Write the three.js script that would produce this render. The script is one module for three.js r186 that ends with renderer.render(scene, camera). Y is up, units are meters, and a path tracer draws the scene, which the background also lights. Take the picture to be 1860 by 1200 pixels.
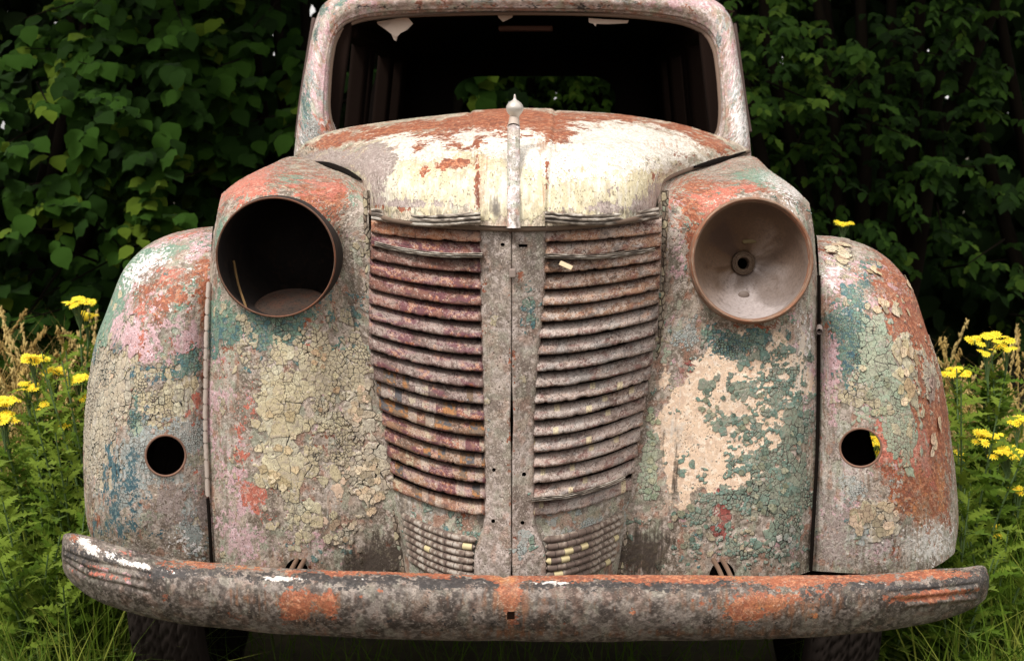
import * as THREE from 'three';
import { mergeGeometries, mergeVertices } from 'three/addons/utils/BufferGeometryUtils.js';
import { RoundedBoxGeometry } from 'three/addons/geometries/RoundedBoxGeometry.js';

// ------------------------------------------------------------------ camera, sky, sun, exposure
const W = 1860, H = 1200, FPX = 2700;
const scene = new THREE.Scene();
const camera = new THREE.PerspectiveCamera(2 * Math.atan(H / 2 / FPX) * 180 / Math.PI, W / H, 0.05, 400);
camera.rotation.order = 'YXZ';
camera.position.set(0.07, 1.27, 2.7);
camera.rotation.set(-8.01 * Math.PI / 180, 1.485 * Math.PI / 180, 0);
camera.focus = 2.75; camera.userData.fStop = 9;
camera.updateMatrixWorld(true);
scene.add(camera);

const SUN = new THREE.Vector3(-0.42, 1.0, 0.62).normalize();
{
  const w = 512, h = 256, d = new Float32Array(w * h * 4);
  for (let j = 0; j < h; j++) for (let i = 0; i < w; i++) {
    const el = (j + 0.5) / h * Math.PI - Math.PI / 2, s = Math.max(0, Math.sin(el));
    const a = i / w * Math.PI * 2;
    const cl = 1 + 0.10 * Math.sin(a * 3 + 4 * s) * Math.cos(el * 5 + a) + 0.06 * Math.sin(a * 7 + el * 9);
    const L = el < 0 ? 0.25 : (0.42 + 0.66 * s) * cl, o = (j * w + i) * 4;
    d[o] = L * 1.03; d[o + 1] = L * 1.0; d[o + 2] = L * 0.96; d[o + 3] = 1;
  }
  const sky = new THREE.DataTexture(d, w, h, THREE.RGBAFormat, THREE.FloatType);
  sky.mapping = THREE.EquirectangularReflectionMapping; sky.magFilter = THREE.LinearFilter; sky.needsUpdate = true;
  scene.background = sky; scene.environment = sky;
}
const sun = new THREE.DirectionalLight(new THREE.Color(1, 0.96, 0.9), 1.5);
sun.position.copy(SUN).multiplyScalar(20); sun.castShadow = true; sun.shadow.radius = 26;
sun.shadow.mapSize.set(2048, 2048);
Object.assign(sun.shadow.camera, { left: -6, right: 6, top: 6, bottom: -6, near: 1, far: 50 });
scene.add(sun, sun.target);

const renderer = new THREE.WebGLRenderer({ antialias: true });
renderer.setSize(1024, 660);
renderer.shadowMap.enabled = true;
renderer.toneMapping = THREE.LinearToneMapping;
renderer.toneMappingExposure = 2.0;

// ------------------------------------------------------------------ numbers and noise
function rng(seed) { let a = seed >>> 0; return () => { a = (a + 0x6D2B79F5) | 0; let t = Math.imul(a ^ (a >>> 15), 1 | a); t = (t + Math.imul(t ^ (t >>> 7), 61 | t)) ^ t; return ((t ^ (t >>> 14)) >>> 0) / 4294967296; }; }
const clamp = (x, a = 0, b = 1) => x < a ? a : x > b ? b : x;
const lerp = (a, b, t) => a + (b - a) * t;
const sm = (a, b, x) => { const t = clamp((x - a) / (b - a)); return t * t * (3 - 2 * t); };
function h2(x, y, s) { let h = Math.imul(x, 374761393) ^ Math.imul(y, 668265263) ^ Math.imul(s, 1274126177); h = Math.imul(h ^ (h >>> 13), 1274126177); h = Math.imul(h ^ (h >>> 16), 2246822519); return ((h ^ (h >>> 15)) >>> 0) / 4294967296; }
function vn(x, y, s) {
  const ix = Math.floor(x), iy = Math.floor(y); let fx = x - ix, fy = y - iy;
  fx = fx * fx * (3 - 2 * fx); fy = fy * fy * (3 - 2 * fy);
  const a = h2(ix, iy, s), b = h2(ix + 1, iy, s), c = h2(ix, iy + 1, s), d = h2(ix + 1, iy + 1, s);
  return a + (b - a) * fx + (c - a + (a - b - c + d) * fx) * fy;
}
function fbm(x, y, o, s) { let v = 0, a = 0.5, n = 0; for (let i = 0; i < o; i++) { v += a * vn(x, y, s + i * 17); n += a; a *= 0.5; x = x * 2.03 + 7.1; y = y * 2.03 + 3.7; } return v / n; }
const VO = { f1: 0, f2: 0, x: 0, y: 0, id: 0 };
function vor(x, y, s) {
  const ix = Math.floor(x), iy = Math.floor(y); let f1 = 9, f2 = 9;
  for (let j = -1; j <= 1; j++) for (let i = -1; i <= 1; i++) {
    const cx = ix + i, cy = iy + j, px = cx + 0.1 + 0.8 * h2(cx, cy, s), py = cy + 0.1 + 0.8 * h2(cx, cy, s + 91);
    const d = Math.hypot(px - x, py - y);
    if (d < f1) { f2 = f1; f1 = d; VO.x = px; VO.y = py; VO.id = h2(cx, cy, s + 55); } else if (d < f2) f2 = d;
  }
  VO.f1 = f1; VO.f2 = f2; return VO;
}
const V3 = (x, y, z) => new THREE.Vector3(x, y, z);
const _d = new THREE.Vector3();
// a point of the place: the pixel of the photograph and its depth plane z in metres
function at(px, py, z) {
  _d.set((px - W / 2) / FPX, -(py - H / 2) / FPX, -1).transformDirection(camera.matrixWorld);
  const k = (z - camera.position.z) / _d.z;
  return V3(camera.position.x + _d.x * k, camera.position.y + _d.y * k, z);
}
const lin = (r, g, b) => new THREE.Color().setRGB(r / 255, g / 255, b / 255, THREE.SRGBColorSpace);
function stdMat(c, rough = 0.8, extra = {}) { return new THREE.MeshStandardMaterial({ color: c, roughness: rough, side: THREE.DoubleSide, ...extra }); }

// ------------------------------------------------------------------ naming
const used = new Map();
function numbered(n) { const k = used.get(n) ?? 0; used.set(n, k + 1); return k ? `${n}_${String(k).padStart(3, '0')}` : n; }
function tag(o, label, category, group) { o.userData.label = label; if (category) o.userData.category = category; if (group) o.userData.group = group; return o; }
function thing(name, label, category, pos = V3(0, 0, 0), group) {
  const o = new THREE.Group(); o.name = numbered(name); o.position.copy(pos); scene.add(o); return tag(o, label, category, group);
}
function part(name, geo, mat, parent, label) {
  const m = new THREE.Mesh(geo, mat); m.name = name; m.castShadow = m.receiveShadow = true; parent.add(m); if (label) m.userData.label = label; return m;
}

// ------------------------------------------------------------------ smooth sheets through a net of points
function cr(p0, p1, p2, p3, t) { return 0.5 * (2 * p1 + (p2 - p0) * t + (2 * p0 - 5 * p1 + 4 * p2 - p3) * t * t + (3 * p1 - p0 - 3 * p2 + p3) * t * t * t); }
class Sheet {
  constructor(rows) {              // rows[v][u] = [px, py, z]
    this.nv = rows.length; this.nu = rows[0].length;
    this.d = rows.map((r) => r.map(([x, y, z]) => { const p = at(x, y, z); return [p.x, p.y, p.z, x, y]; }));
  }
  g(j, i, k) {
    const { d, nu, nv } = this;
    if (j < 0) return 2 * this.g(0, i, k) - this.g(1, i, k);
    if (j >= nv) return 2 * this.g(nv - 1, i, k) - this.g(nv - 2, i, k);
    if (i < 0) return 2 * d[j][0][k] - d[j][1][k];
    if (i >= nu) return 2 * d[j][nu - 1][k] - d[j][nu - 2][k];
    return d[j][i][k];
  }
  at(u, v, o = []) {
    const x = clamp(u) * (this.nu - 1), y = clamp(v) * (this.nv - 1), i = Math.min(this.nu - 2, Math.floor(x)), j = Math.min(this.nv - 2, Math.floor(y)), a = x - i, b = y - j;
    for (let k = 0; k < 5; k++) {
      let q0 = 0, q1 = 0, q2 = 0, q3 = 0;
      q0 = cr(this.g(j - 1, i - 1, k), this.g(j - 1, i, k), this.g(j - 1, i + 1, k), this.g(j - 1, i + 2, k), a);
      q1 = cr(this.g(j, i - 1, k), this.g(j, i, k), this.g(j, i + 1, k), this.g(j, i + 2, k), a);
      q2 = cr(this.g(j + 1, i - 1, k), this.g(j + 1, i, k), this.g(j + 1, i + 1, k), this.g(j + 1, i + 2, k), a);
      q3 = cr(this.g(j + 2, i - 1, k), this.g(j + 2, i, k), this.g(j + 2, i + 1, k), this.g(j + 2, i + 2, k), a);
      o[k] = cr(q0, q1, q2, q3, b);
    }
    return o;
  }
  frame(u, v) {
    const e = 0.002, p = this.at(u, v, []), a = this.at(u + e, v, []), b = this.at(u - e, v, []), c = this.at(u, v + e, []), d = this.at(u, v - e, []);
    const tu = V3(a[0] - b[0], a[1] - b[1], a[2] - b[2]), tv = V3(c[0] - d[0], c[1] - d[1], c[2] - d[2]);
    const n = tv.clone().cross(tu).normalize();
    return { p: V3(p[0], p[1], p[2]), n, tu: tu.normalize(), tv: n.clone().cross(tu).normalize() };
  }
  find(x, y) {                     // where on the sheet a design point lies
    let bu = 0.5, bv = 0.5, bd = 1e9;
    for (let j = 0; j <= 24; j++) for (let i = 0; i <= 24; i++) { const q = this.at(i / 24, j / 24); const d = (q[3] - x) ** 2 + (q[4] - y) ** 2; if (d < bd) { bd = d; bu = i / 24; bv = j / 24; } }
    for (let k = 0; k < 6; k++) {
      const e = 0.002, q = this.at(bu, bv, []), a = this.at(bu + e, bv, []), c = this.at(bu, bv + e, []);
      const A = (a[3] - q[3]) / e, B = (c[3] - q[3]) / e, C = (a[4] - q[4]) / e, D = (c[4] - q[4]) / e, det = A * D - B * C;
      if (Math.abs(det) < 1) break;
      bu = clamp(bu + clamp((D * (x - q[3]) - B * (y - q[4])) / det, -0.06, 0.06)); bv = clamp(bv + clamp((A * (y - q[4]) - C * (x - q[3])) / det, -0.06, 0.06));
    }
    return [bu, bv];
  }
  chart(n = 48) {                  // lengths along the sheet in millimetres, from its middle
    const S = new Float32Array((n + 1) ** 2), T = new Float32Array((n + 1) ** 2), P = [];
    for (let j = 0; j <= n; j++) for (let i = 0; i <= n; i++) P.push(this.at(i / n, j / n, []));
    const D = (a, b) => Math.hypot(P[a][0] - P[b][0], P[a][1] - P[b][1], P[a][2] - P[b][2]) * 1000, I = (i, j) => j * (n + 1) + i;
    for (let j = 0; j <= n; j++) { for (let i = 1; i <= n; i++) S[I(i, j)] = S[I(i - 1, j)] + D(I(i, j), I(i - 1, j)); const m = S[I(n >> 1, j)]; for (let i = 0; i <= n; i++) S[I(i, j)] -= m; }
    for (let i = 0; i <= n; i++) { for (let j = 1; j <= n; j++) T[I(i, j)] = T[I(i, j - 1)] + D(I(i, j), I(i, j - 1)); const m = T[I(i, n >> 1)]; for (let j = 0; j <= n; j++) T[I(i, j)] -= m; }
    const get = (A, u, v) => { const x = clamp(u) * n, y = clamp(v) * n, i = Math.min(n - 1, x | 0), j = Math.min(n - 1, y | 0), a = x - i, b = y - j; return lerp(lerp(A[I(i, j)], A[I(i + 1, j)], a), lerp(A[I(i, j + 1)], A[I(i + 1, j + 1)], a), b); };
    return (u, v) => [get(S, u, v), get(T, u, v)];
  }
}

// ------------------------------------------------------------------ old paint: coats over one another, each worn off in places
// a coat: colours, cell = size of its flakes in mm (0: smooth), th = thickness mm, curl = lift of flake edges mm
const COAT = {
  rust: { a: [150, 86, 60], b: [118, 70, 54], c: [184, 122, 90], th: -0.2, amp: 0.58, rough: 1 },
  orange: { a: [182, 116, 74], b: [140, 88, 60], c: [204, 150, 106], th: -0.1, amp: 0.45, rough: 0.8 },
  pink: { a: [198, 164, 168], b: [178, 140, 142], c: [212, 184, 190], th: 0.12, amp: 0.62 },
  coral: { a: [186, 108, 90], b: [158, 90, 74], c: [206, 146, 128], th: 0.12, amp: 0.62 },
  red: { a: [150, 76, 68], b: [128, 66, 60], c: [172, 108, 98], th: 0.2, amp: 0.4, cell: 14, crack: 0.5 },
  white: { a: [226, 220, 218], b: [204, 196, 198], c: [236, 234, 234], th: 0.15, amp: 0.75, fine: 1 },
  peach: { a: [222, 194, 168], b: [204, 176, 154], c: [232, 212, 192], th: 0.25, amp: 0.5, smooth: 1 },
  grey: { a: [164, 170, 166], b: [142, 150, 148], c: [190, 194, 192], th: 0.12, amp: 0.55, cell: 9, crack: 0.32 },
  teal: { a: [98, 130, 114], b: [70, 102, 106], c: [124, 148, 130], th: 0.22, amp: 0.55, cell: 9, crack: 0.35, curl: 0.12 },
  blue: { a: [66, 98, 108], b: [54, 82, 94], c: [96, 124, 128], th: 0.2, amp: 0.6 },
  leafgreen: { a: [112, 140, 120], b: [96, 126, 110], c: [140, 156, 138], th: 0.15, amp: 0.5 },
  flake: { a: [128, 140, 122], b: [100, 124, 114], c: [158, 160, 142], th: 0.6, amp: 0.66, cell: 14, crack: 0.5, curl: 0.35 },
  fleck: { a: [124, 140, 122], b: [94, 120, 110], c: [160, 160, 144], th: 0.5, amp: 0.8, cell: 9, crack: 0.4, curl: 0.3 },
  sage: { a: [160, 168, 144], b: [144, 156, 136], c: [180, 182, 158], th: 0.3, amp: 0.46, cell: 16, crack: 0.38, curl: 0.15 },
  tan: { a: [182, 168, 138], b: [158, 146, 122], c: [202, 190, 162], th: 0.4, amp: 0.75, cell: 12, crack: 0.5, curl: 0.25 },
  cream: { a: [198, 188, 156], b: [174, 160, 130], c: [214, 206, 180], th: 0.4, amp: 0.78, cell: 22, crack: 0.42, curl: 0.2, asp: 1.25 },
  bone: { a: [196, 184, 160], b: [170, 156, 136], c: [210, 200, 180], th: 0.9, amp: 0.6, cell: 23, crack: 0.8, curl: 0.6, asp: 0.8 },
  hood: { a: [192, 180, 148], b: [170, 156, 130], c: [212, 202, 174], th: 0.3, amp: 0.4, smooth: 1 },
  chalk: { a: [222, 214, 202], b: [198, 188, 174], c: [236, 230, 222], th: 0.2, amp: 0.55 },
  mauve: { a: [158, 142, 136], b: [134, 120, 112], c: [178, 164, 158], th: 0.12, amp: 0.42 },
  black: { a: [58, 53, 52], b: [44, 40, 39], c: [84, 78, 76], th: 0.2, amp: 0.55 },
  grime: { a: [52, 42, 35], b: [44, 38, 30], c: [66, 56, 44], th: 0, amp: 0.9, stain: 1 },
  ruststain: { a: [136, 82, 54], b: [120, 70, 46], c: [160, 104, 70], th: 0, amp: 0.8, stain: 0.75 },
  dust: { a: [204, 198, 190], b: [184, 178, 170], c: [216, 212, 208], th: 0, amp: 0.9, stain: 0.7 },
  chrome: { a: [226, 220, 214], b: [200, 192, 188], c: [238, 236, 234], th: 0.15, amp: 0.45 },
};
function field(list, bb) {
  const st = 4, w = Math.ceil((bb[2] - bb[0]) / st) + 2, h = Math.ceil((bb[3] - bb[1]) / st) + 2, f = new Float32Array(w * h), [base, ...bl] = list;
  f.fill(base + 0.12);
  for (const [x, y, rx, ry, k = 1, rot = 0] of bl) {
    const c = Math.cos(rot * Math.PI / 180), s = Math.sin(rot * Math.PI / 180), R = Math.max(rx, ry) * 2.2;
    for (let j = Math.max(0, Math.floor((y - R - bb[1]) / st)); j < Math.min(h, (y + R - bb[1]) / st); j++) for (let i = Math.max(0, Math.floor((x - R - bb[0]) / st)); i < Math.min(w, (x + R - bb[0]) / st); i++) {
      const X = bb[0] + i * st - x, Y = bb[1] + j * st - y, a = (X * c + Y * s) / rx, b = (-X * s + Y * c) / ry, q = a * a + b * b;
      if (q < 5) f[j * w + i] += k * Math.exp(-q * 0.6);
    }
  }
  return (x, y) => { const X = clamp((x - bb[0]) / st, 0, w - 1.01), Y = clamp((y - bb[1]) / st, 0, h - 1.01), i = X | 0, j = Y | 0, a = X - i, b = Y - j, o = j * w + i; return lerp(lerp(f[o], f[o + 1], a), lerp(f[o + w], f[o + w + 1], a), b); };
}
const mix3 = (o, c, k) => { o[0] += (c[0] - o[0]) * k; o[1] += (c[1] - o[1]) * k; o[2] += (c[2] - o[2]) * k; };
function makePaint({ bb, coats, ground = [[146, 132, 121], [106, 92, 80], [178, 164, 154]], seed = 1, grain = 1, speck = 1, mott = 1 }) {
  const cs = coats.map(([key, ...list], n) => ({ ...COAT[key], key, f: field(list, bb), seed: seed * 131 + n * 29 }));
  const col = [0, 0, 0], cc = [0, 0, 0], [g0, g1, g2] = ground;
  return (dx, dy, s, t, out) => {
    const wx = s + 5 * (vn(s / 14, t / 14, seed + 3) - 0.5) + 1.6 * (vn(s / 4, t / 4, seed + 5) - 0.5), wy = t + 5 * (vn(s / 14, t / 14, seed + 4) - 0.5) + 1.6 * (vn(s / 4, t / 4, seed + 6) - 0.5);
    const m1 = fbm(s / 34, t / 34, 4, seed + 11), m2 = fbm(s / 7, t / 7, 3, seed + 13), m3 = vn(s / 1.7, t / 1.7, seed + 15), m4 = vn(s / 0.9, t / 0.9, seed + 19);
    col[0] = g0[0]; col[1] = g0[1]; col[2] = g0[2];
    mix3(col, g1, sm(0.47, 0.62, m1 * 0.5 + m2 * 0.5)); mix3(col, g2, sm(0.5, 0.38, m1 * 0.35 + m2 * 0.65)); mix3(col, [150, 104, 84], sm(0.56, 0.7, fbm(s / 18, t / 22, 4, seed + 61)) * 0.6 * mott); mix3(col, [180, 164, 148], sm(0.54, 0.7, fbm(s / 24, t / 30, 4, seed + 67)) * 0.6 * mott); mix3(col, [148, 154, 134], sm(0.57, 0.7, fbm(s / 20, t / 26, 4, seed + 77)) * 0.6 * mott); mix3(col, [112, 108, 92], sm(0.6, 0.74, fbm(s / 15, t / 15, 4, seed + 71)) * 0.5 * mott);
    let h = 0.6 * (m2 - 0.5) * grain + 0.34 * (m3 - 0.5) * grain + 0.9 * (m1 - 0.5) * grain, dirt = 1, top = 0;
    for (const L of cs) {
      let k = 0, hh = L.th;
      const F0 = L.f(dx, dy);
      if (F0 + L.amp * 1.5 < 0.5) continue;
      if (L.stain) {
        const st = fbm(s / 5, t / 46, 3, L.seed + 2), cov = F0 + L.amp * ((st - 0.5) * 1.5 + (m2 - 0.5) * 0.8 + (m1 - 0.5) * 0.5);
        k = sm(0.15, 0.95, cov) * 0.88 * L.stain; if (k <= 0) continue;
        cc[0] = L.a[0]; cc[1] = L.a[1]; cc[2] = L.a[2]; mix3(cc, L.c, sm(0.5, 0.7, m2)); mix3(col, cc, k); continue;
      }
      if (L.cell) {
        const cz = vn(s / 60, t / 60, L.seed + 31), c = L.cell * (cz > 0.62 ? 0.5 : cz > 0.42 ? 0.8 : 1.2), ca = c * (L.asp || 1), v = vor(wx / c, wy / ca, L.seed), ox = v.x * c, oy = v.y * ca, id = v.id, e = (v.f2 - v.f1) * c * 0.5;
        const cov = L.f(dx + ox - wx, dy + oy - wy) + L.amp * ((fbm(ox / 34, oy / 34, 3, L.seed + 7) - 0.5) * 2.4 + (fbm(ox / 11, oy / 11, 2, L.seed + 8) - 0.5) * 0.9 + (id - 0.5) * 0.7) + 0.4 * (m2 - 0.5);
        if (cov < 0.5) continue;
        const wm = vn(s / 24, t / 30, L.seed + 12), w = L.crack * (0.25 + 1.1 * wm * wm + 0.5 * m3);
        k = sm(w * 0.55, w * 1.35, e);
        hh = L.th * sm(0, w * 1.6, e) + (L.curl || 0) * Math.exp(-Math.max(0, e - w) / 2.2) * k * (0.4 + id) + L.th * 0.5 * (id - 0.5);
        const q = 1 - (1 - k) * (0.5 + 0.35 * wm); col[0] *= q; col[1] *= q; col[2] *= q * 0.97;
        cc[0] = L.a[0]; cc[1] = L.a[1]; cc[2] = L.a[2];
        mix3(cc, L.b, sm(0.35, 0.9, id * 0.6 + m1 * 0.5)); mix3(cc, L.c, sm(0.6, 0.2, id * 0.5 + m2 * 0.5));
        mix3(cc, g0, sm(0.5, 0.7, m2 * 0.7 + m3 * 0.3) * 0.55); if (c > 10 && wm > 0.3) { const f = vor(wx / (c * 0.42) + 9, wy / (ca * 0.5), L.seed + 66), e2 = (f.f2 - f.f1) * c * 0.21, d2 = sm(0.42, 0.1, e2) * sm(0.3, 0.6, wm) * 0.42; cc[0] *= 1 - d2; cc[1] *= 1 - d2; cc[2] *= 1 - d2; hh -= d2 * 0.25; }
        { const z = 0.9 + 0.2 * id; cc[0] *= z; cc[1] *= z; cc[2] *= z; }
      } else {
        const n1 = fbm(s / 30, t / 30, 4, L.seed), n2 = fbm(s / 6, t / 6, 3, L.seed + 3);
        const n3 = fbm(s / 2.4, t / 2.4, 2, L.seed + 6), cov = L.fine ? F0 + L.amp * ((n2 - 0.5) * 2.4 + (n3 - 0.5) * 1.0) : F0 + L.amp * ((n1 - 0.5) * 2.6 + (n2 - 0.5) * (L.smooth ? 0.6 : 1.7) + (n3 - 0.5) * (L.smooth ? 0.25 : 0.9));
        k = sm(0.47, 0.54, cov);
        if (k <= 0) continue;
        if (!L.smooth && !L.fine) k *= 1 - 0.85 * sm(0.60, 0.72, m2 * 0.6 + m3 * 0.4) * (1 - sm(0.6, 1.1, cov));
        hh = L.th * k;
        cc[0] = L.a[0]; cc[1] = L.a[1]; cc[2] = L.a[2];
        mix3(cc, L.b, sm(0.45, 0.72, n1 * 0.5 + m2 * 0.5)); mix3(cc, L.c, sm(0.52, 0.3, n2));
        if (L.rough) hh += 0.5 * (m2 - 0.5) * L.rough * k;
        const rim = sm(0.47, 0.5, cov) * (1 - sm(0.5, 0.55, cov)); if (rim > 0 && !L.fine) { const q = 1 - 0.32 * rim; cc[0] *= q; cc[1] *= q; cc[2] *= q; }
      }
      mix3(col, cc, k); h = lerp(h, h * (L.smooth ? 0.25 : 0.6), k) + hh; if (k > 0.5) { top = L.cell || L.smooth ? 1 : 0; }
    }
    // dust and lichen specks, fine grain
    const du = sm(0.5, 0.78, fbm(s / 55, t / 55, 3, seed + 41) * 0.5 + m2 * 0.3 + m3 * 0.2) * 0.5 * speck; mix3(col, [146, 136, 124], du * (top ? 0.55 : 1));
    const sp = sm(0.68, 0.86, m3) * sm(0.44, 0.62, m2) * sm(0.4, 0.6, m1) * speck; mix3(col, [216, 208, 202], sp * 0.5);
    const dk = sm(0.3, 0.12, m3) * sm(0.54, 0.36, m2) * speck; mix3(col, [72, 58, 50], dk * 0.7);
    const q = 1 + (top ? 0.14 : 0.3) * (m4 - 0.5) + (top ? 0.08 : 0.2) * (m3 - 0.5); col[0] *= q; col[1] *= q; col[2] *= q;
    out[0] = col[0]; out[1] = col[1]; out[2] = col[2]; out[3] = h;
  };
}
const HMIN = -2, HMAX = 5;        // millimetres held by a height map
function bake(tw, th, fn) {
  const c = new Uint8Array(tw * th * 4), b = new Uint8Array(tw * th * 4), hf = new Float32Array(tw * th), o = [0, 0, 0, 0];
  for (let j = 0; j < th; j++) for (let i = 0; i < tw; i++) {
    fn((i + 0.5) / tw, (j + 0.5) / th, o); const k = (j * tw + i), q = k * 4;
    c[q] = clamp(o[0], 0, 255); c[q + 1] = clamp(o[1], 0, 255); c[q + 2] = clamp(o[2], 0, 255); c[q + 3] = 255; hf[k] = o[3];
    b[q] = b[q + 1] = b[q + 2] = clamp((o[3] - HMIN) / (HMAX - HMIN) * 255, 0, 255); b[q + 3] = 255;
  }
  const tex = (a, srgb) => { const t = new THREE.DataTexture(a, tw, th, THREE.RGBAFormat, THREE.UnsignedByteType); t.magFilter = THREE.LinearFilter; t.minFilter = THREE.LinearFilter; if (srgb) t.colorSpace = THREE.SRGBColorSpace; t.needsUpdate = true; return t; };
  const height = (u, v) => { const x = clamp(u * tw - 0.5, 0, tw - 1.001), y = clamp(v * th - 0.5, 0, th - 1.001), i = x | 0, j = y | 0, a = x - i, bb = y - j, q = j * tw + i; return lerp(lerp(hf[q], hf[q + 1], a), lerp(hf[q + tw], hf[q + tw + 1], a), bb); };
  return { map: tex(c, true), bump: tex(b, false), height };
}
function bodyMat(t, rough = 0.72, bump = 0.45, extra = {}) {
  return new THREE.MeshStandardMaterial({ map: t.map, bumpMap: t.bump, bumpScale: (HMAX - HMIN) * 0.001 * bump, roughness: rough, side: THREE.DoubleSide, ...extra });
}
// a sheet of body metal: mesh nu x nv, paint baked over it, its relief raised in the mesh; holes in design pixels
function panel(name, parent, sheet, { nu, nv, tw, th, paint, holes = [], relief, rough, bump, gain = 1, label, edge, squash = 1 }) {
  const chart = sheet.chart(), q = [];
  const tex = bake(tw, th, (u, v, o) => { sheet.at(u, v, q); const [s, t] = chart(u, v); paint(q[3], q[4], s, t * squash, o); });
  const UV = new Float32Array((nu + 1) * (nv + 1) * 2), pos = new Float32Array((nu + 1) * (nv + 1) * 3), ix = [];
  const inside = (h, x, y) => h.box ? Math.max(Math.abs(x - h.x) / h.rx, Math.abs(y - h.y) / h.ry) : Math.hypot((x - h.x) / h.rx, (y - h.y) / h.ry);
  const des = new Float32Array((nu + 1) * (nv + 1) * 2);
  for (let j = 0; j <= nv; j++) for (let i = 0; i <= nu; i++) {
    let u = i / nu, v = j / nv; const k = j * (nu + 1) + i;
    sheet.at(u, v, q);
    for (const h of holes) {
      const a = sheet.at(Math.min(1, u + 1 / nu), v, []), b = sheet.at(u, Math.min(1, v + 1 / nv), []);
      const cell = Math.max(Math.hypot(a[3] - q[3], a[4] - q[4]), Math.hypot(b[3] - q[3], b[4] - q[4]));
      let r = inside(h, q[3], q[4]);
      if (r > 0.3 && Math.abs(r - 1) * Math.min(h.rx, h.ry) < cell * 0.62) {
        for (let it = 0; it < 3; it++) {
          const X = h.x + (q[3] - h.x) / r, Y = h.y + (q[4] - h.y) / r, e = 0.001, A0 = sheet.at(u + e, v, []), B0 = sheet.at(u, v + e, []);
          const A = (A0[3] - q[3]) / e, B = (B0[3] - q[3]) / e, C = (A0[4] - q[4]) / e, D = (B0[4] - q[4]) / e, det = A * D - B * C; if (Math.abs(det) < 1) break;
          u = clamp(u + (D * (X - q[3]) - B * (Y - q[4])) / det); v = clamp(v + (A * (Y - q[4]) - C * (X - q[3])) / det); sheet.at(u, v, q); r = inside(h, q[3], q[4]);
        }
      }
    }
    const f = sheet.frame(u, v); let hh = tex.height(u, v) * 0.001 * gain;
    if (relief) hh += relief(q[3], q[4], u, v);
    f.p.addScaledVector(f.n, hh);
    UV[k * 2] = u; UV[k * 2 + 1] = v; pos[k * 3] = f.p.x; pos[k * 3 + 1] = f.p.y; pos[k * 3 + 2] = f.p.z; des[k * 2] = q[3]; des[k * 2 + 1] = q[4];
  }
  const keep = (a, b, c) => { const x = (des[a * 2] + des[b * 2] + des[c * 2]) / 3, y = (des[a * 2 + 1] + des[b * 2 + 1] + des[c * 2 + 1]) / 3; return !holes.some((h) => inside(h, x, y) < 1) && !(edge && edge(x, y, (UV[a * 2] + UV[b * 2] + UV[c * 2]) / 3, (UV[a * 2 + 1] + UV[b * 2 + 1] + UV[c * 2 + 1]) / 3)); };
  for (let j = 0; j < nv; j++) for (let i = 0; i < nu; i++) {
    const a = j * (nu + 1) + i, b = a + 1, c = a + nu + 1, d = c + 1;
    if (keep(a, c, b)) ix.push(a, c, b); if (keep(b, c, d)) ix.push(b, c, d);
  }
  const g = new THREE.BufferGeometry(); g.setAttribute('position', new THREE.BufferAttribute(pos, 3)); g.setAttribute('uv', new THREE.BufferAttribute(UV, 2)); g.setIndex(ix); g.computeVertexNormals();
  return part(name, g, bodyMat(tex, rough, bump), parent, label);
}
// a lifted flake of paint: a thin curled chip lying on a sheet
function chipGeometry(size, lift, rnd, asp = 1, thick = 0.0007) {
  const n = 9, ring = [], dir = rnd() * 6.28, pos = [], ix = [];
  for (let i = 0; i < n; i++) { const a = i / n * 6.283 + (rnd() - 0.5) * 0.5, r = size * (0.62 + 0.5 * rnd()); ring.push([Math.cos(a) * r, Math.sin(a) * r * asp]); }
  const P = (x, y, side) => { const w = (x * Math.cos(dir) + y * Math.sin(dir)) / size, z = 0.0012 + lift * Math.pow(clamp(w * 0.5 + 0.5, 0, 1.2), 2.2) + side * thick; pos.push(x, y, z); };
  for (const side of [1, 0]) { P(0, 0, side); for (const [x, y] of ring) P(x * 0.55, y * 0.55, side); for (const [x, y] of ring) P(x, y, side); }
  const B = 1 + 2 * n;
  for (let i = 0; i < n; i++) { const j = (i + 1) % n; ix.push(0, 1 + i, 1 + j, 1 + i, 1 + n + i, 1 + n + j, 1 + i, 1 + n + j, 1 + j, 1 + n + i, B + 1 + n + i, B + 1 + n + j, 1 + n + i, B + 1 + n + j, 1 + n + j, B, B + 1 + j, B + 1 + i, B + 1 + i, B + 1 + j, B + 1 + n + j, B + 1 + i, B + 1 + n + j, B + 1 + n + i); }
  const g = new THREE.BufferGeometry(), uv = []; const ou = rnd(), ov = rnd(); for (let i = 0; i < pos.length; i += 3) uv.push(ou + pos[i] * 12, ov + pos[i + 1] * 12); g.setAttribute('position', new THREE.Float32BufferAttribute(pos, 3)); g.setAttribute('uv', new THREE.Float32BufferAttribute(uv, 2)); g.setIndex(ix); const e = g.toNonIndexed(); e.computeVertexNormals(); return e;
}
const chipTex = bake(256, 256, (u, v, o) => { const s = u * 83, t = v * 83, n = fbm(s / 7, t / 7, 4, 401), m = vn(s / 0.9, t / 0.9, 405), k = vor(s / 9, t / 9, 407), e = (k.f2 - k.f1) * 4.5, q = (232 + 50 * (n - .5) + 36 * (m - .5)) * (e < .35 ? .62 : 1); o[0] = q + 10; o[1] = q + 2 * (n - .5); o[2] = q - 16 * n; o[3] = (e < .35 ? -.3 : 0) + .6 * n; });
chipTex.map.wrapS = chipTex.map.wrapT = chipTex.bump.wrapS = chipTex.bump.wrapT = THREE.RepeatWrapping;
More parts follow.
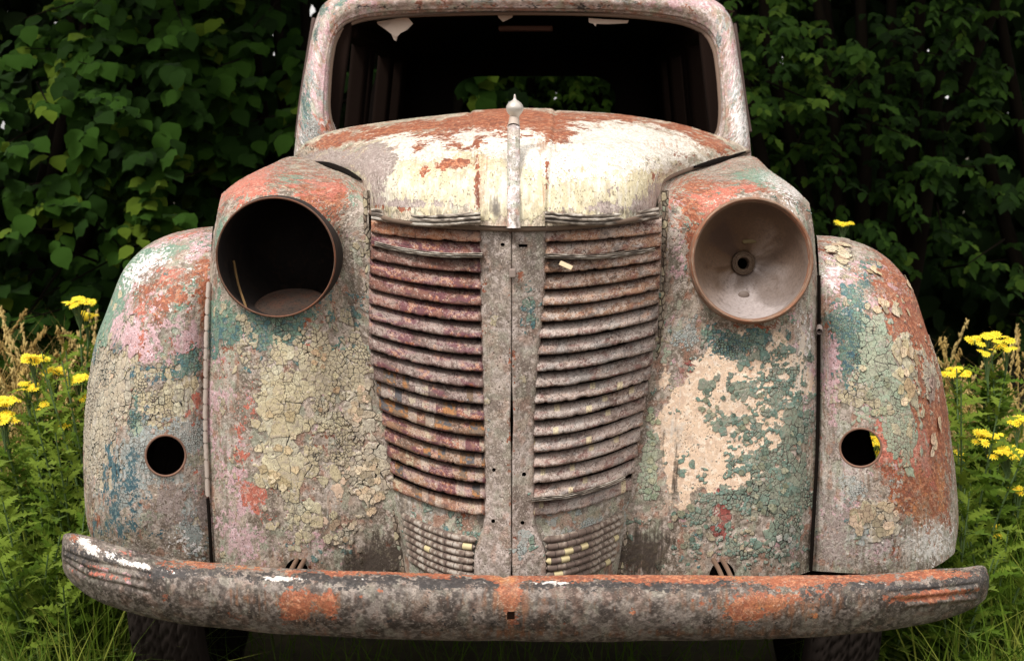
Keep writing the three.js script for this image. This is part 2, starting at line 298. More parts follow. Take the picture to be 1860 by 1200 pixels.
function chips(parent, sheet, list, seed) {
  const r = rng(seed);
  for (const [x, y, rx, ry, n, size, lift, key, asp = 1] of list) {
    const L = COAT[key], mats = [L.a, L.b, L.c].map((c) => stdMat(lin(c[0] * (1.0 + 0.1 * r()), c[1] * 1.04, c[2] * 1.04), 0.75, { map: chipTex.map, bumpMap: chipTex.bump, bumpScale: 0.004 }));
    for (let k = 0; k < n; k++) {
      const a = r() * 6.283, d = Math.sqrt(r()), [u, v] = sheet.find(x + Math.cos(a) * d * rx, y + Math.sin(a) * d * ry), f = sheet.frame(u, v);
      const m = part('paint_flake', chipGeometry(size * (0.65 + 0.6 * r()) * 0.001, lift * (0.4 + r()) * 0.001, r, asp), mats[k % 3], parent);
      m.matrixAutoUpdate = true; m.position.copy(f.p).addScaledVector(f.n, 0.0006);
      m.quaternion.setFromRotationMatrix(new THREE.Matrix4().makeBasis(f.tu, f.n.clone().cross(f.tu), f.n));
      m.rotateZ((r() - 0.5) * 0.6);
    }
  }
}
// tube through points, with a radius that may vary
function tube(pts, rad, seg = 24, rs = 8) {
  const c = new THREE.CatmullRomCurve3(pts), g = new THREE.TubeGeometry(c, seg, 1, rs), p = g.attributes.position, q = V3(), o = V3();
  for (let i = 0; i <= seg; i++) { c.getPointAt(i / seg, o); const r = typeof rad === 'function' ? rad(i / seg) : rad; for (let k = 0; k <= rs; k++) { const n = i * (rs + 1) + k; q.fromBufferAttribute(p, n).sub(o).multiplyScalar(r).add(o); p.setXYZ(n, q.x, q.y, q.z); } }
  return g;
}

// ------------------------------------------------------------------ the ground
{
  const g = new THREE.PlaneGeometry(240, 240, 120, 120); g.rotateX(-Math.PI / 2);
  const p = g.attributes.position; for (let i = 0; i < p.count; i++) { const x = p.getX(i), z = p.getZ(i); p.setY(i, -0.02 + 0.05 * (fbm(x / 1.7, z / 1.7, 3, 5) - 0.5)); }
  g.computeVertexNormals();
  const t = bake(512, 512, (u, v, o) => { const n = fbm(u * 24, v * 24, 4, 8), m = vn(u * 200, v * 200, 4); o[0] = 34 + 26 * n + 12 * m; o[1] = 30 + 22 * n + 10 * m; o[2] = 18 + 12 * n + 6 * m; o[3] = 4 * m; });
  t.map.wrapS = t.map.wrapT = THREE.RepeatWrapping; t.map.repeat.set(90, 90);
  const m = part('ground', g, new THREE.MeshStandardMaterial({ map: t.map, roughness: 1 }), scene); m.userData.kind = 'structure'; m.userData.label = 'dark soil under the grass and the hedge';
}

// ------------------------------------------------------------------ the car
const car = thing('vintage_car', 'abandoned vintage car with cracked peeling multicoloured paint, louvred grille and one missing headlamp', 'car');

// --- front panels either side of the grille
const noseL = new Sheet([
  [[402, 352, -.26], [436, 326, -.36], [486, 301, -.58], [531, 284, -.92], [590, 297, -.72], [638, 314, -.40], [667, 330, -.13]],
  [[395, 382, -.17], [430, 348, -.12], [478, 332, -.10], [530, 330, -.13], [588, 333, -.16], [634, 346, -.13], [669, 372, -.05]],
  [[387, 425, -.14], [404, 404, -.04], [450, 392, .00], [508, 388, .01], [570, 394, .0], [626, 404, -.055], [670, 422, -.045]],
  [[381, 482, -.12], [397, 470, -.03], [450, 468, .010], [505, 468, .015], [566, 468, .01], [626, 470, -.055], [672, 482, -.045]],
  [[376, 550, -.10], [400, 542, -.03], [450, 540, .005], [505, 540, .010], [566, 540, .0], [624, 540, -.05], [674, 548, -.045]],
  [[374, 615, -.08], [406, 608, -.03], [455, 606, -.01], [510, 606, -.01], [568, 608, -.015], [626, 610, -.045], [677, 616, -.045]],
  [[374, 705, -.07], [412, 702, -.025], [462, 700, -.005], [516, 700, -.005], [574, 702, -.015], [634, 705, -.04], [688, 708, -.045]],
  [[376, 812, -.07], [417, 812, -.025], [468, 812, -.005], [523, 812, -.005], [582, 812, -.015], [646, 812, -.04], [707, 812, -.045]],
  [[380, 922, -.07], [424, 922, -.025], [475, 922, -.005], [531, 922, -.005], [590, 922, -.015], [657, 922, -.04], [722, 922, -.045]],
  [[385, 1032, -.08], [430, 1046, -.04], [482, 1056, -.02], [540, 1060, -.02], [600, 1062, -.03], [668, 1062, -.05], [742, 1062, -.05]],
]);
const lampL = { x: 500, y: 468, rx: 108, ry: 108 };
const paintNL = makePaint({ bb: [340, 260, 780, 1080], seed: 3, coats: [
  ['rust', -0.25, [470, 330, 90, 30, .55, -25], [600, 345, 60, 25, .7], [560, 380, 50, 18, .6], [505, 585, 70, 14, .8], [600, 480, 16, 90, .6], [590, 850, 40, 50, .45], [430, 640, 25, 20, .4], [500, 760, 15, 40, .4]],
  ['pink', -0.3, [470, 320, 50, 20, .4, -25], [410, 800, 40, 120, .5], [430, 960, 50, 70, .6], [540, 985, 60, 30, .5], [600, 760, 40, 40, .35], [385, 700, 14, 60, .4]],
  ['dust', -0.35, [410, 760, 30, 160, .5], [600, 880, 30, 60, .6], [640, 480, 10, 120, .5], [520, 1010, 90, 20, .5], [460, 560, 40, 10, .4]],
  ['ruststain', -0.4, [505, 590, 70, 12, .9], [432, 700, 10, 60, .6], [398, 860, 8, 120, .5], [606, 540, 8, 60, .5], [540, 1010, 40, 14, .6], [470, 640, 8, 40, .5]],
  ['coral', -0.36, [450, 335, 60, 20, 1.2, -32], [590, 335, 45, 16, .75, 15], [448, 745, 22, 65, .75], [470, 905, 26, 26, .95], [425, 850, 18, 40, .6], [400, 660, 16, 26, .6], [560, 625, 16, 16, .6], [655, 770, 16, 22, .6], [520, 350, 60, 14, .6]],
  ['leafgreen', -0.35, [530, 326, 30, 14, .85], [405, 440, 14, 50, .9], [395, 560, 18, 40, .9], [640, 350, 16, 30, .6], [420, 585, 40, 20, .7], [600, 400, 20, 10, .5]],
  ['peach', -0.4, [620, 860, 40, 50, .9], [590, 950, 30, 30, .5], [560, 760, 30, 20, .3]],
  ['teal', -0.28, [465, 602, 62, 26, 1.15], [560, 570, 40, 16, .7], [385, 620, 14, 40, .7], [600, 625, 40, 30, .55], [540, 640, 40, 30, .5], [480, 850, 20, 30, .45], [640, 560, 20, 40, .5], [620, 1000, 30, 20, .6], [560, 900, 20, 20, .3]],
  ['sage', -0.4, [490, 950, 30, 30, .4], [420, 720, 20, 30, .4], [590, 585, 45, 24, .75], [480, 660, 22, 30, .5], [650, 620, 16, 50, .5]],
  ['tan', -0.32, [565, 660, 56, 46, .7], [600, 730, 46, 90, .85], [656, 520, 14, 80, .6], [590, 960, 50, 30, .5], [430, 655, 24, 30, .65], [655, 680, 20, 50, .6], [640, 800, 16, 34, .45], [648, 420, 12, 40, .4]],
  ['cream', -0.36, [506, 750, 36, 90, 1.0], [548, 830, 46, 90, .85], [500, 680, 22, 50, .7], [560, 930, 36, 26, .65], [425, 606, 22, 16, .95], [610, 760, 22, 40, .4], [470, 860, 14, 30, .5]],
  ['bone', -0.35, [672, 880, 34, 50, 1.0], [648, 730, 28, 34, .95], [640, 780, 30, 40, .55], [610, 980, 40, 30, .5], [690, 830, 14, 60, .6]],
  ['grime', -0.5, [642, 560, 12, 90, .55], [612, 470, 8, 70, .5], [668, 700, 8, 90, .45], [700, 1015, 40, 50, 1.3], [655, 1030, 40, 30, 1.1], [690, 930, 16, 60, .35], [636, 480, 14, 70, .35], [545, 1040, 40, 20, .6], [385, 990, 10, 30, .4]],
] });
const bracketHole = (x, y, rx, ry) => ({ x, y, rx, ry });
const npL = panel('front_panel', car, noseL, { nu: 200, nv: 430, tw: 620, th: 1350, paint: paintNL, holes: [lampL, bracketHole(538, 1046, 23, 32)], gain: 1.6, bump: .8, label: 'left front panel with an empty round headlamp hole' });

const mirror = (rows, f) => rows.map((r, j) => [...r].reverse().map((p, i) => f([1862 - p[0], p[1] + 5, p[2]], j, i)));
const noseRRows = mirror([
  [[392, 362, -.26], [424, 332, -.36], [462, 305, -.58], [498, 278, -.98], [566, 292, -.72], [636, 312, -.40], [664, 330, -.13]],
  [[388, 384, -.17], [424, 350, -.12], [474, 332, -.10], [530, 328, -.13], [588, 332, -.16], [634, 346, -.13], [667, 372, -.05]],
  [[382, 425, -.14], [402, 404, -.04], [448, 392, .00], [506, 388, .01], [568, 394, .0], [625, 404, -.055], [668, 422, -.045]],
  [[378, 482, -.12], [394, 470, -.03], [448, 468, .010], [503, 468, .015], [565, 468, .01], [625, 470, -.055], [669, 482, -.045]],
  [[375, 550, -.10], [398, 542, -.03], [448, 540, .005], [503, 540, .010], [565, 540, .0], [623, 540, -.05], [672, 548, -.045]],
  [[375, 615, -.08], [406, 608, -.03], [455, 606, -.01], [510, 606, -.01], [568, 608, -.015], [626, 610, -.045], [676, 616, -.045]],
  [[377, 705, -.07], [414, 702, -.025], [463, 700, -.005], [516, 700, -.005], [574, 702, -.015], [634, 705, -.04], [688, 708, -.045]],
  [[380, 812, -.07], [420, 812, -.025], [470, 812, -.005], [524, 812, -.005], [584, 812, -.015], [648, 812, -.04], [707, 812, -.045]],
  [[385, 922, -.07], [428, 922, -.025], [478, 922, -.005], [533, 922, -.005], [592, 922, -.015], [659, 922, -.04], [724, 922, -.045]],
  [[390, 1032, -.08], [434, 1046, -.04], [485, 1056, -.02], [542, 1060, -.02], [602, 1062, -.03], [669, 1062, -.05], [742, 1062, -.05]],
], (p) => p);
const noseR = new Sheet(noseRRows);
const lampR = { x: 1365, y: 473, rx: 104, ry: 107 };
const paintNR = makePaint({ bb: [1090, 250, 1520, 1080], seed: 7, coats: [
  ['rust', -0.25, [1290, 380, 60, 26, .7], [1262, 440, 22, 60, .8], [1400, 300, 60, 30, .4], [1240, 330, 40, 14, .5], [1330, 340, 60, 16, .5], [1365, 590, 60, 10, .5], [1440, 330, 20, 20, .4]],
  ['pink', -0.3, [1460, 660, 26, 90, .7], [1240, 560, 30, 60, .3], [1440, 980, 40, 40, .5], [1225, 420, 20, 60, .4], [1290, 690, 60, 30, .4]],
  ['coral', -0.32, [1330, 346, 60, 14, .95, -8], [1285, 375, 26, 22, .8], [1262, 460, 14, 40, .5], [1300, 300, 50, 12, .4], [1215, 360, 10, 14, .6]],
  ['leafgreen', -0.35, [1400, 330, 50, 16, .7, 20], [1290, 372, 20, 8, .7], [1460, 420, 14, 60, .55], [1360, 318, 40, 10, .6], [1250, 315, 20, 10, .6], [1430, 575, 30, 14, .6]],
  ['white', -0.55, [1410, 330, 44, 18, .95, 25], [1440, 370, 16, 36, .6, 20], [1462, 600, 18, 40, .75], [1300, 365, 20, 6, .6], [1475, 700, 8, 60, .6], [1450, 930, 16, 50, .35]],
  ['peach', -0.3, [1290, 745, 80, 90, 1.25], [1400, 720, 66, 76, 1.05], [1250, 850, 40, 70, .8], [1350, 850, 50, 50, .6], [1440, 680, 30, 50, .6], [1340, 620, 20, 60, .3]],
  ['dust', -0.3, [1460, 680, 26, 120, .9], [1230, 760, 20, 80, .5], [1440, 980, 40, 50, .6], [1216, 440, 16, 80, .7], [1330, 610, 60, 14, .4]],
  ['ruststain', -0.45, [1362, 625, 6, 50, .9], [1300, 590, 40, 10, .7], [1262, 500, 14, 60, .7], [1330, 800, 6, 60, .3], [1410, 770, 10, 40, .35], [1476, 800, 5, 200, .5]],
  ['red', -0.6, [1312, 945, 26, 36, 1.25], [1320, 885, 34, 22, .8], [1350, 835, 34, 16, .5], [1245, 665, 24, 16, .9]],
  ['grey', -0.5, [1250, 610, 50, 40, .85], [1180, 850, 20, 90, .6], [1400, 940, 60, 60, .5], [1270, 960, 40, 40, .5], [1400, 600, 40, 20, .4]],
  ['teal', -0.42, [1325, 632, 34, 22, 1.2], [1290, 600, 30, 10, .7], [1380, 610, 22, 18, .8], [1330, 725, 24, 20, .5], [1430, 600, 22, 14, .5], [1250, 960, 30, 30, .65], [1240, 1020, 30, 18, .6]],
  ['fleck', -0.34, [1345, 740, 80, 100, .42], [1430, 680, 40, 60, .5], [1290, 840, 60, 60, .3]],
  ['flake', -0.36, [1325, 725, 50, 50, .55], [1345, 780, 44, 50, .45], [1410, 700, 50, 60, .32], [1400, 800, 44, 44, .5], [1440, 840, 36, 60, .85], [1395, 890, 56, 40, .9], [1270, 930, 54, 36, .95], [1430, 960, 44, 50, .8], [1400, 650, 54, 34, .7], [1460, 740, 18, 60, .5], [1350, 1000, 54, 26, .8], [1265, 840, 14, 40, .35], [1300, 690, 30, 24, .35], [1320, 870, 40, 30, .4]],
  ['tan', -0.5, [1380, 860, 40, 30, .6], [1270, 990, 30, 20, .7], [1430, 640, 40, 30, .5], [1210, 520, 16, 60, .5], [1360, 960, 20, 50, .6]],
  ['sage', -0.45, [1184, 820, 18, 90, 1.05], [1160, 900, 20, 60, .6], [1410, 620, 30, 30, .45], [1212, 640, 14, 40, .6]],
  ['grime', -0.5, [1160, 1010, 56, 44, 1.4], [1227, 860, 7, 60, .95], [1205, 820, 5, 60, .8], [1250, 850, 5, 40, .6], [1190, 980, 40, 40, .4], [1474, 960, 8, 70, .8], [1466, 1020, 16, 24, .7], [1310, 1010, 26, 26, .5], [1232, 510, 14, 60, .4], [1200, 560, 8, 60, .5], [1240, 560, 14, 14, .3]],
] });
const npR = panel('front_panel', car, noseR, { nu: 200, nv: 430, tw: 620, th: 1350, paint: paintNR, holes: [lampR, bracketHole(1312, 1050, 24, 31)], gain: 1.6, bump: .8, label: 'right front panel with green flakes over peach paint' });

// --- front wings
const wingL = new Sheet([
  [[390, 424, -.8], [344, 430, -.82], [296, 448, -.84], [256, 474, -.86], [232, 510, -.88], [236, 540, -.9]],
  [[386, 413, -.34], [344, 418, -.34], [296, 431, -.36], [254, 456, -.38], [221, 496, -.40], [226, 530, -.75]],
  [[382, 470, -.14], [338, 476, -.13], [284, 490, -.15], [234, 520, -.20], [194, 562, -.33], [206, 592, -.75]],
  [[379, 545, -.09], [332, 548, -.06], [270, 556, -.06], [216, 578, -.12], [172, 622, -.29], [186, 642, -.75]],
  [[376, 640, -.08], [324, 642, -.04], [258, 646, -.03], [202, 660, -.09], [158, 698, -.27], [176, 712, -.75]],
  [[374, 740, -.075], [320, 741, -.03], [253, 743, -.02], [195, 752, -.08], [151, 780, -.26], [172, 790, -.75]],
  [[376, 840, -.075], [320, 841, -.03], [252, 842, -.02], [194, 846, -.08], [151, 864, -.26], [174, 866, -.75]],
  [[379, 930, -.08], [323, 932, -.04], [255, 932, -.03], [199, 932, -.09], [156, 938, -.26], [180, 936, -.75]],
  [[384, 1022, -.09], [330, 1020, -.06], [266, 1014, -.06], [212, 1004, -.12], [168, 986, -.27], [192, 984, -.75]],
]);
const sideL = { x: 300, y: 827, rx: 36, ry: 37 };
const paintWL = makePaint({ bb: [120, 390, 420, 1060], seed: 13, coats: [
  ['rust', -0.3, [310, 545, 60, 36, .95, -10], [262, 640, 20, 22, 1], [330, 632, 16, 14, .9], [375, 560, 10, 120, .9], [240, 450, 60, 10, .6, -30], [172, 940, 14, 30, .7], [158, 700, 6, 90, .5], [360, 470, 14, 40, .5]],
  ['pink', -0.28, [225, 590, 42, 45, 1.05], [325, 440, 50, 16, .8, -10], [370, 470, 20, 40, .55], [330, 600, 40, 40, .55], [280, 640, 60, 30, .35], [350, 690, 30, 60, .5], [360, 830, 12, 80, .4], [290, 500, 40, 20, .4]],
  ['coral', -0.36, [300, 500, 30, 14, .8], [260, 580, 14, 34, .75], [356, 690, 14, 60, .65], [330, 425, 40, 8, .8, -10], [300, 620, 30, 16, .5], [345, 760, 20, 40, .5], [360, 880, 10, 50, .4]],
  ['leafgreen', -0.28, [204, 545, 24, 66, 1.15, 25], [320, 452, 56, 11, .95, -15], [350, 520, 22, 12, .6], [330, 560, 14, 8, .5], [178, 620, 12, 40, .8, 10], [240, 470, 30, 14, .5, -40]],
  ['white', -0.5, [262, 478, 42, 16, .95, -35], [240, 520, 30, 20, .65, -35], [320, 470, 50, 22, .4], [352, 500, 20, 40, .35], [310, 560, 30, 14, .4], [350, 960, 24, 50, .75], [330, 985, 30, 20, .5]],
  ['grey', -0.4, [300, 827, 60, 56, .95], [220, 900, 44, 70, .75], [345, 960, 30, 44, .9], [340, 780, 30, 30, .5], [250, 800, 30, 60, .4]],
  ['blue', -0.35, [196, 690, 26, 50, .95], [290, 672, 44, 16, .9], [225, 880, 36, 90, .75], [190, 830, 16, 40, .8], [180, 960, 20, 30, .5], [340, 680, 20, 14, .6], [250, 955, 60, 14, .5], [166, 630, 8, 60, .7]],
  ['teal', -0.35, [310, 664, 50, 26, .7], [345, 655, 26, 24, .6], [250, 745, 14, 30, .5], [240, 770, 12, 40, .6]],
  ['sage', -0.4, [330, 600, 40, 30, .35], [290, 620, 40, 30, .45], [240, 760, 26, 60, .6], [350, 545, 20, 10, .6], [270, 690, 30, 30, .4]],
  ['tan', -0.4, [300, 715, 60, 40, .75], [250, 690, 34, 24, .5], [300, 760, 50, 30, .4], [190, 985, 40, 14, .5]],
  ['cream', -0.4, [286, 725, 55, 36, .75], [330, 720, 30, 30, .6], [200, 650, 30, 26, .85]],
  ['bone', -0.35, [206, 655, 34, 44, .8], [186, 745, 36, 70, .95], [166, 800, 22, 90, .9], [215, 720, 34, 40, .7], [200, 860, 14, 26, .5]],
  ['dust', -0.3, [320, 860, 60, 100, .5], [340, 640, 30, 120, .4], [170, 780, 12, 140, .5]],
  ['ruststain', -0.45, [366, 560, 8, 140, .9], [300, 880, 26, 30, .5], [170, 930, 10, 50, .7], [200, 996, 40, 10, .6]],
  ['mauve', -0.4, [300, 915, 60, 36, 1.0], [250, 990, 60, 20, .7], [370, 920, 10, 60, .5]],
] });
const wpL = panel('front_wing', car, wingL, { nu: 190, nv: 360, tw: 620, th: 1180, paint: paintWL, holes: [sideL], gain: 1.6, bump: .8, label: 'left front wing' });

const wingR = new Sheet([
  [[1480, 440, -.8], [1524, 446, -.82], [1578, 466, -.84], [1624, 500, -.86], [1658, 560, -.88], [1654, 590, -.9]],
  [[1484, 429, -.34], [1528, 433, -.34], [1586, 452, -.36], [1630, 486, -.38], [1662, 536, -.40], [1656, 580, -.75]],
  [[1488, 486, -.14], [1534, 492, -.13], [1594, 508, -.15], [1644, 544, -.20], [1684, 600, -.33], [1676, 626, -.75]],
  [[1488, 560, -.09], [1538, 562, -.06], [1602, 574, -.06], [1660, 604, -.12], [1704, 660, -.29], [1694, 672, -.75]],
  [[1488, 650, -.08], [1540, 652, -.04], [1608, 658, -.03], [1672, 680, -.09], [1718, 724, -.27], [1704, 734, -.75]],
  [[1486, 745, -.075], [1540, 746, -.03], [1612, 750, -.02], [1680, 764, -.08], [1728, 796, -.26], [1712, 802, -.75]],
  [[1484, 842, -.075], [1540, 843, -.03], [1614, 845, -.02], [1686, 852, -.08], [1737, 872, -.26], [1718, 874, -.75]],
  [[1480, 935, -.08], [1537, 937, -.04], [1613, 938, -.03], [1688, 940, -.09], [1741, 946, -.25], [1720, 944, -.75]],
  [[1474, 1036, -.09], [1532, 1040, -.06], [1608, 1042, -.055], [1682, 1036, -.10], [1734, 1004, -.24], [1716, 990, -.75]],
]);
const sideR = { x: 1564, y: 813, rx: 38, ry: 35 };
const paintWR = makePaint({ bb: [1450, 400, 1780, 1080], seed: 17, coats: [
  ['rust', -0.3, [1620, 520, 44, 30, 1.15, 40], [1645, 600, 50, 44, 1.1], [1690, 640, 24, 120, .95], [1700, 780, 26, 120, 1.0], [1660, 800, 30, 60, .6], [1640, 900, 60, 90, .65], [1690, 900, 20, 60, .5], [1505, 600, 14, 90, .5], [1500, 440, 20, 14, .6], [1610, 470, 40, 12, .6, 40]],
  ['orange', -0.4, [1670, 880, 40, 70, .6, 10], [1650, 950, 30, 40, .5], [1620, 880, 10, 60, .5], [1710, 900, 10, 80, .5]],
  ['pink', -0.3, [1510, 640, 18, 120, .7], [1530, 640, 26, 16, .7], [1570, 490, 60, 30, .55, 25], [1620, 740, 30, 40, .5], [1540, 900, 50, 80, .5], [1600, 1000, 60, 30, .45], [1590, 560, 30, 20, .5], [1525, 520, 16, 40, .6]],
  ['coral', -0.38, [1560, 510, 16, 10, .8], [1612, 800, 26, 30, .9], [1655, 560, 20, 20, .7], [1640, 830, 40, 40, .65], [1660, 790, 14, 60, .6], [1600, 760, 20, 20, .5], [1500, 470, 16, 30, .5], [1690, 830, 10, 60, .6]],
  ['white', -0.5, [1510, 500, 16, 30, .75], [1560, 490, 50, 30, .5], [1600, 560, 30, 20, .5], [1700, 980, 30, 40, .7], [1670, 990, 40, 30, .5], [1730, 850, 6, 120, .5], [1530, 860, 30, 30, .3], [1650, 660, 14, 10, .9]],
  ['teal', -0.3, [1552, 540, 34, 30, .95], [1545, 590, 34, 30, .85], [1545, 660, 30, 60, .75], [1590, 480, 26, 14, .6], [1570, 620, 30, 30, .5], [1540, 930, 20, 30, .4]],
  ['blue', -0.5, [1552, 660, 18, 50, .85], [1550, 570, 20, 30, .55]],
  ['grey', -0.5, [1580, 955, 30, 30, 1.0], [1545, 900, 20, 40, .7], [1590, 890, 30, 20, .6], [1565, 820, 50, 46, .45]],
  ['sage', -0.4, [1590, 640, 34, 80, 1.1], [1605, 720, 36, 60, .85], [1640, 770, 24, 50, .85], [1590, 690, 30, 30, .6], [1550, 780, 30, 20, .4], [1560, 985, 30, 14, .6], [1650, 850, 16, 40, .6]],
  ['tan', -0.4, [1548, 722, 36, 22, 1.0], [1525, 530, 14, 20, .8], [1610, 740, 20, 30, .4], [1600, 940, 40, 30, .4], [1570, 700, 20, 20, .4]],
  ['cream', -0.45, [1640, 680, 22, 60, .95], [1660, 720, 18, 50, .8], [1600, 550, 26, 10, .7], [1530, 470, 26, 18, .9]],
  ['bone', -0.45, [1526, 466, 26, 26, 1.0], [1652, 660, 30, 60, .7], [1690, 690, 14, 44, .8], [1566, 930, 20, 36, .8], [1612, 945, 30, 36, .85], [1670, 640, 16, 30, .5], [1590, 985, 18, 12, .6]],
  ['dust', -0.25, [1530, 900, 50, 120, .6], [1690, 980, 40, 40, .8], [1500, 640, 12, 140, .6], [1620, 1000, 80, 30, .6], [1560, 840, 40, 30, .4]],
  ['ruststain', -0.4, [1640, 880, 16, 80, .8, 8], [1670, 940, 12, 70, .7, 6], [1700, 860, 10, 120, .6], [1498, 600, 8, 160, .7], [1566, 860, 20, 30, .5]],
  ['mauve', -0.4, [1520, 990, 40, 60, .8], [1510, 860, 26, 90, .7], [1686, 690, 10, 44, .6], [1620, 1015, 60, 20, .6]],
] });
const wpR = panel('front_wing', car, wingR, { nu: 190, nv: 360, tw: 640, th: 1180, paint: paintWR, holes: [sideR], gain: 1.6, bump: .8, label: 'right front wing' });

// --- bonnet
const hoodSheet = new Sheet([
  [[536, 282, -1.10], [560, 256, -1.08], [620, 234, -1.06], [720, 218, -1.05], [840, 205, -1.04], [935, 199, -1.04], [1040, 201, -1.04], [1140, 209, -1.05], [1240, 226, -1.06], [1326, 254, -1.08], [1363, 272, -1.10]],
  [[556, 288, -.92], [584, 266, -.86], [640, 246, -.82], [730, 229, -.80], [842, 215, -.79], [935, 209, -.79], [1038, 211, -.79], [1134, 219, -.80], [1226, 235, -.82], [1304, 262, -.86], [1334, 280, -.92]],
  [[592, 297, -.66], [618, 278, -.60], [664, 258, -.56], [744, 242, -.54], [846, 229, -.53], [935, 223, -.53], [1034, 225, -.53], [1122, 232, -.54], [1200, 246, -.56], [1262, 272, -.60], [1290, 292, -.66]],
  [[634, 310, -.40], [652, 292, -.34], [690, 274, -.29], [758, 259, -.27], [850, 248, -.26], [932, 243, -.26], [1030, 245, -.26], [1112, 251, -.27], [1176, 263, -.29], [1222, 288, -.34], [1240, 308, -.40]],
  [[658, 326, -.20], [672, 314, -.13], [706, 298, -.07], [768, 285, -.045], [854, 276, -.035], [931, 272, -.03], [1024, 273, -.035], [1104, 279, -.045], [1160, 291, -.07], [1194, 308, -.13], [1208, 324, -.20]],
  [[663, 345, -.12], [676, 340, -.04], [708, 332, .03], [770, 326, .065], [857, 322, .085], [930, 320, .095], [1018, 321, .085], [1098, 325, .065], [1154, 331, .03], [1186, 338, -.04], [1200, 343, -.12]],
  [[666, 364, -.10], [678, 366, -.01], [710, 370, .06], [772, 374, .10], [858, 376, .125], [930, 377, .14], [1014, 376, .125], [1096, 374, .10], [1152, 369, .06], [1184, 364, -.01], [1198, 362, -.10]],
  [[667, 378, -.10], [680, 386, -.01], [712, 396, .065], [774, 404, .11], [860, 409, .135], [930, 412, .155], [1012, 410, .135], [1096, 403, .11], [1152, 394, .065], [1184, 384, -.01], [1198, 376, -.10]],
]);
const paintH = makePaint({ bb: [500, 170, 1400, 430], seed: 23, ground: [[184, 168, 148], [160, 142, 126], [204, 190, 168]], speck: 0.8, coats: [
  ['hood', -0.06, [765, 330, 100, 50, 1], [1090, 340, 110, 50, 1], [900, 320, 40, 60, .8], [965, 320, 40, 60, .8], [700, 350, 40, 30, .3], [1000, 280, 200, 30, .4], [800, 280, 90, 30, .6]],
  ['chalk', -0.2, [1090, 255, 120, 34, 1.15], [820, 250, 110, 22, .85, -5], [770, 275, 50, 14, .7], [1140, 300, 90, 26, .5], [960, 275, 40, 26, .8], [700, 250, 60, 10, .5], [1200, 262, 70, 18, .7, 15], [880, 270, 30, 30, .5], [1030, 300, 50, 40, .3]],
  ['dust', -0.3, [760, 330, 120, 40, .65], [1100, 335, 100, 40, .6], [930, 330, 50, 60, .5], [700, 340, 30, 40, .8]],
  ['mauve', -0.26, [620, 290, 60, 20, 1.1], [820, 345, 30, 14, .35], [1100, 350, 40, 20, .4], [950, 350, 20, 30, .35], [780, 372, 70, 8, .6], [1080, 378, 80, 7, .6], [682, 320, 16, 50, 1.0], [700, 290, 20, 20, .6], [1190, 345, 14, 30, .9], [1175, 375, 30, 14, .8], [1080, 385, 30, 8, .3], [740, 368, 60, 8, .4]],
  ['rust', -0.42, [800, 226, 110, 12, 1.15, -6], [900, 215, 40, 14, .9], [825, 258, 46, 14, .9, 10], [965, 222, 60, 16, 1.1], [1005, 245, 36, 16, 1.05], [905, 245, 30, 14, .7], [660, 245, 70, 10, .75, -12], [600, 258, 40, 12, .8, -20], [795, 303, 26, 10, 1.15, -5], [838, 296, 22, 7, 1.0], [768, 313, 8, 8, 1.1], [758, 272, 10, 16, .8, 25], [1080, 212, 70, 9, .9], [1180, 222, 60, 8, .8, 10], [1270, 248, 50, 10, .9, 25], [868, 330, 5, 60, .9], [993, 330, 5, 60, .8], [1300, 262, 30, 14, .7, 25], [1240, 285, 40, 12, .5], [1190, 318, 14, 20, .6], [690, 375, 20, 6, .8], [735, 380, 20, 5, .8]],
  ['ruststain', -0.5, [700, 262, 80, 12, .6], [1000, 262, 40, 14, .7], [1230, 262, 70, 14, .7], [820, 290, 70, 16, .5], [1130, 230, 120, 10, .6], [880, 340, 12, 60, .7], [985, 340, 10, 60, .7], [1180, 345, 14, 30, .6]],
  ['grime', -0.45, [700, 330, 14, 40, .5], [1180, 300, 30, 20, .4], [740, 380, 60, 6, .6], [1100, 385, 70, 6, .6], [902, 380, 16, 20, 1.15], [560, 272, 20, 12, .7, -20], [1225, 290, 5, 14, .5], [680, 360, 6, 14, .5], [936, 400, 12, 8, .4], [776, 388, 80, 5, .5]],
] });
panel('bonnet', car, hoodSheet, { nu: 420, nv: 190, tw: 1500, th: 800, paint: paintH, gain: 0.9, bump: 0.5, rough: 0.55, squash: 0.5,
  relief: (x, y, u, v) => { const e = lerp(76, 62, sm(200, 400, y)), d = Math.abs(x - 931) - e; let h = 0.004 * sm(3, -2, d) - 0.0035 * Math.exp(-d * d / 10); const j = 0.006 * Math.sin(u * 40) * sm(0.1, 0, u) * 0.3; h += j; return h + 0.003 * (fbm(x / 60, y / 30, 2, 77) - 0.5); } });
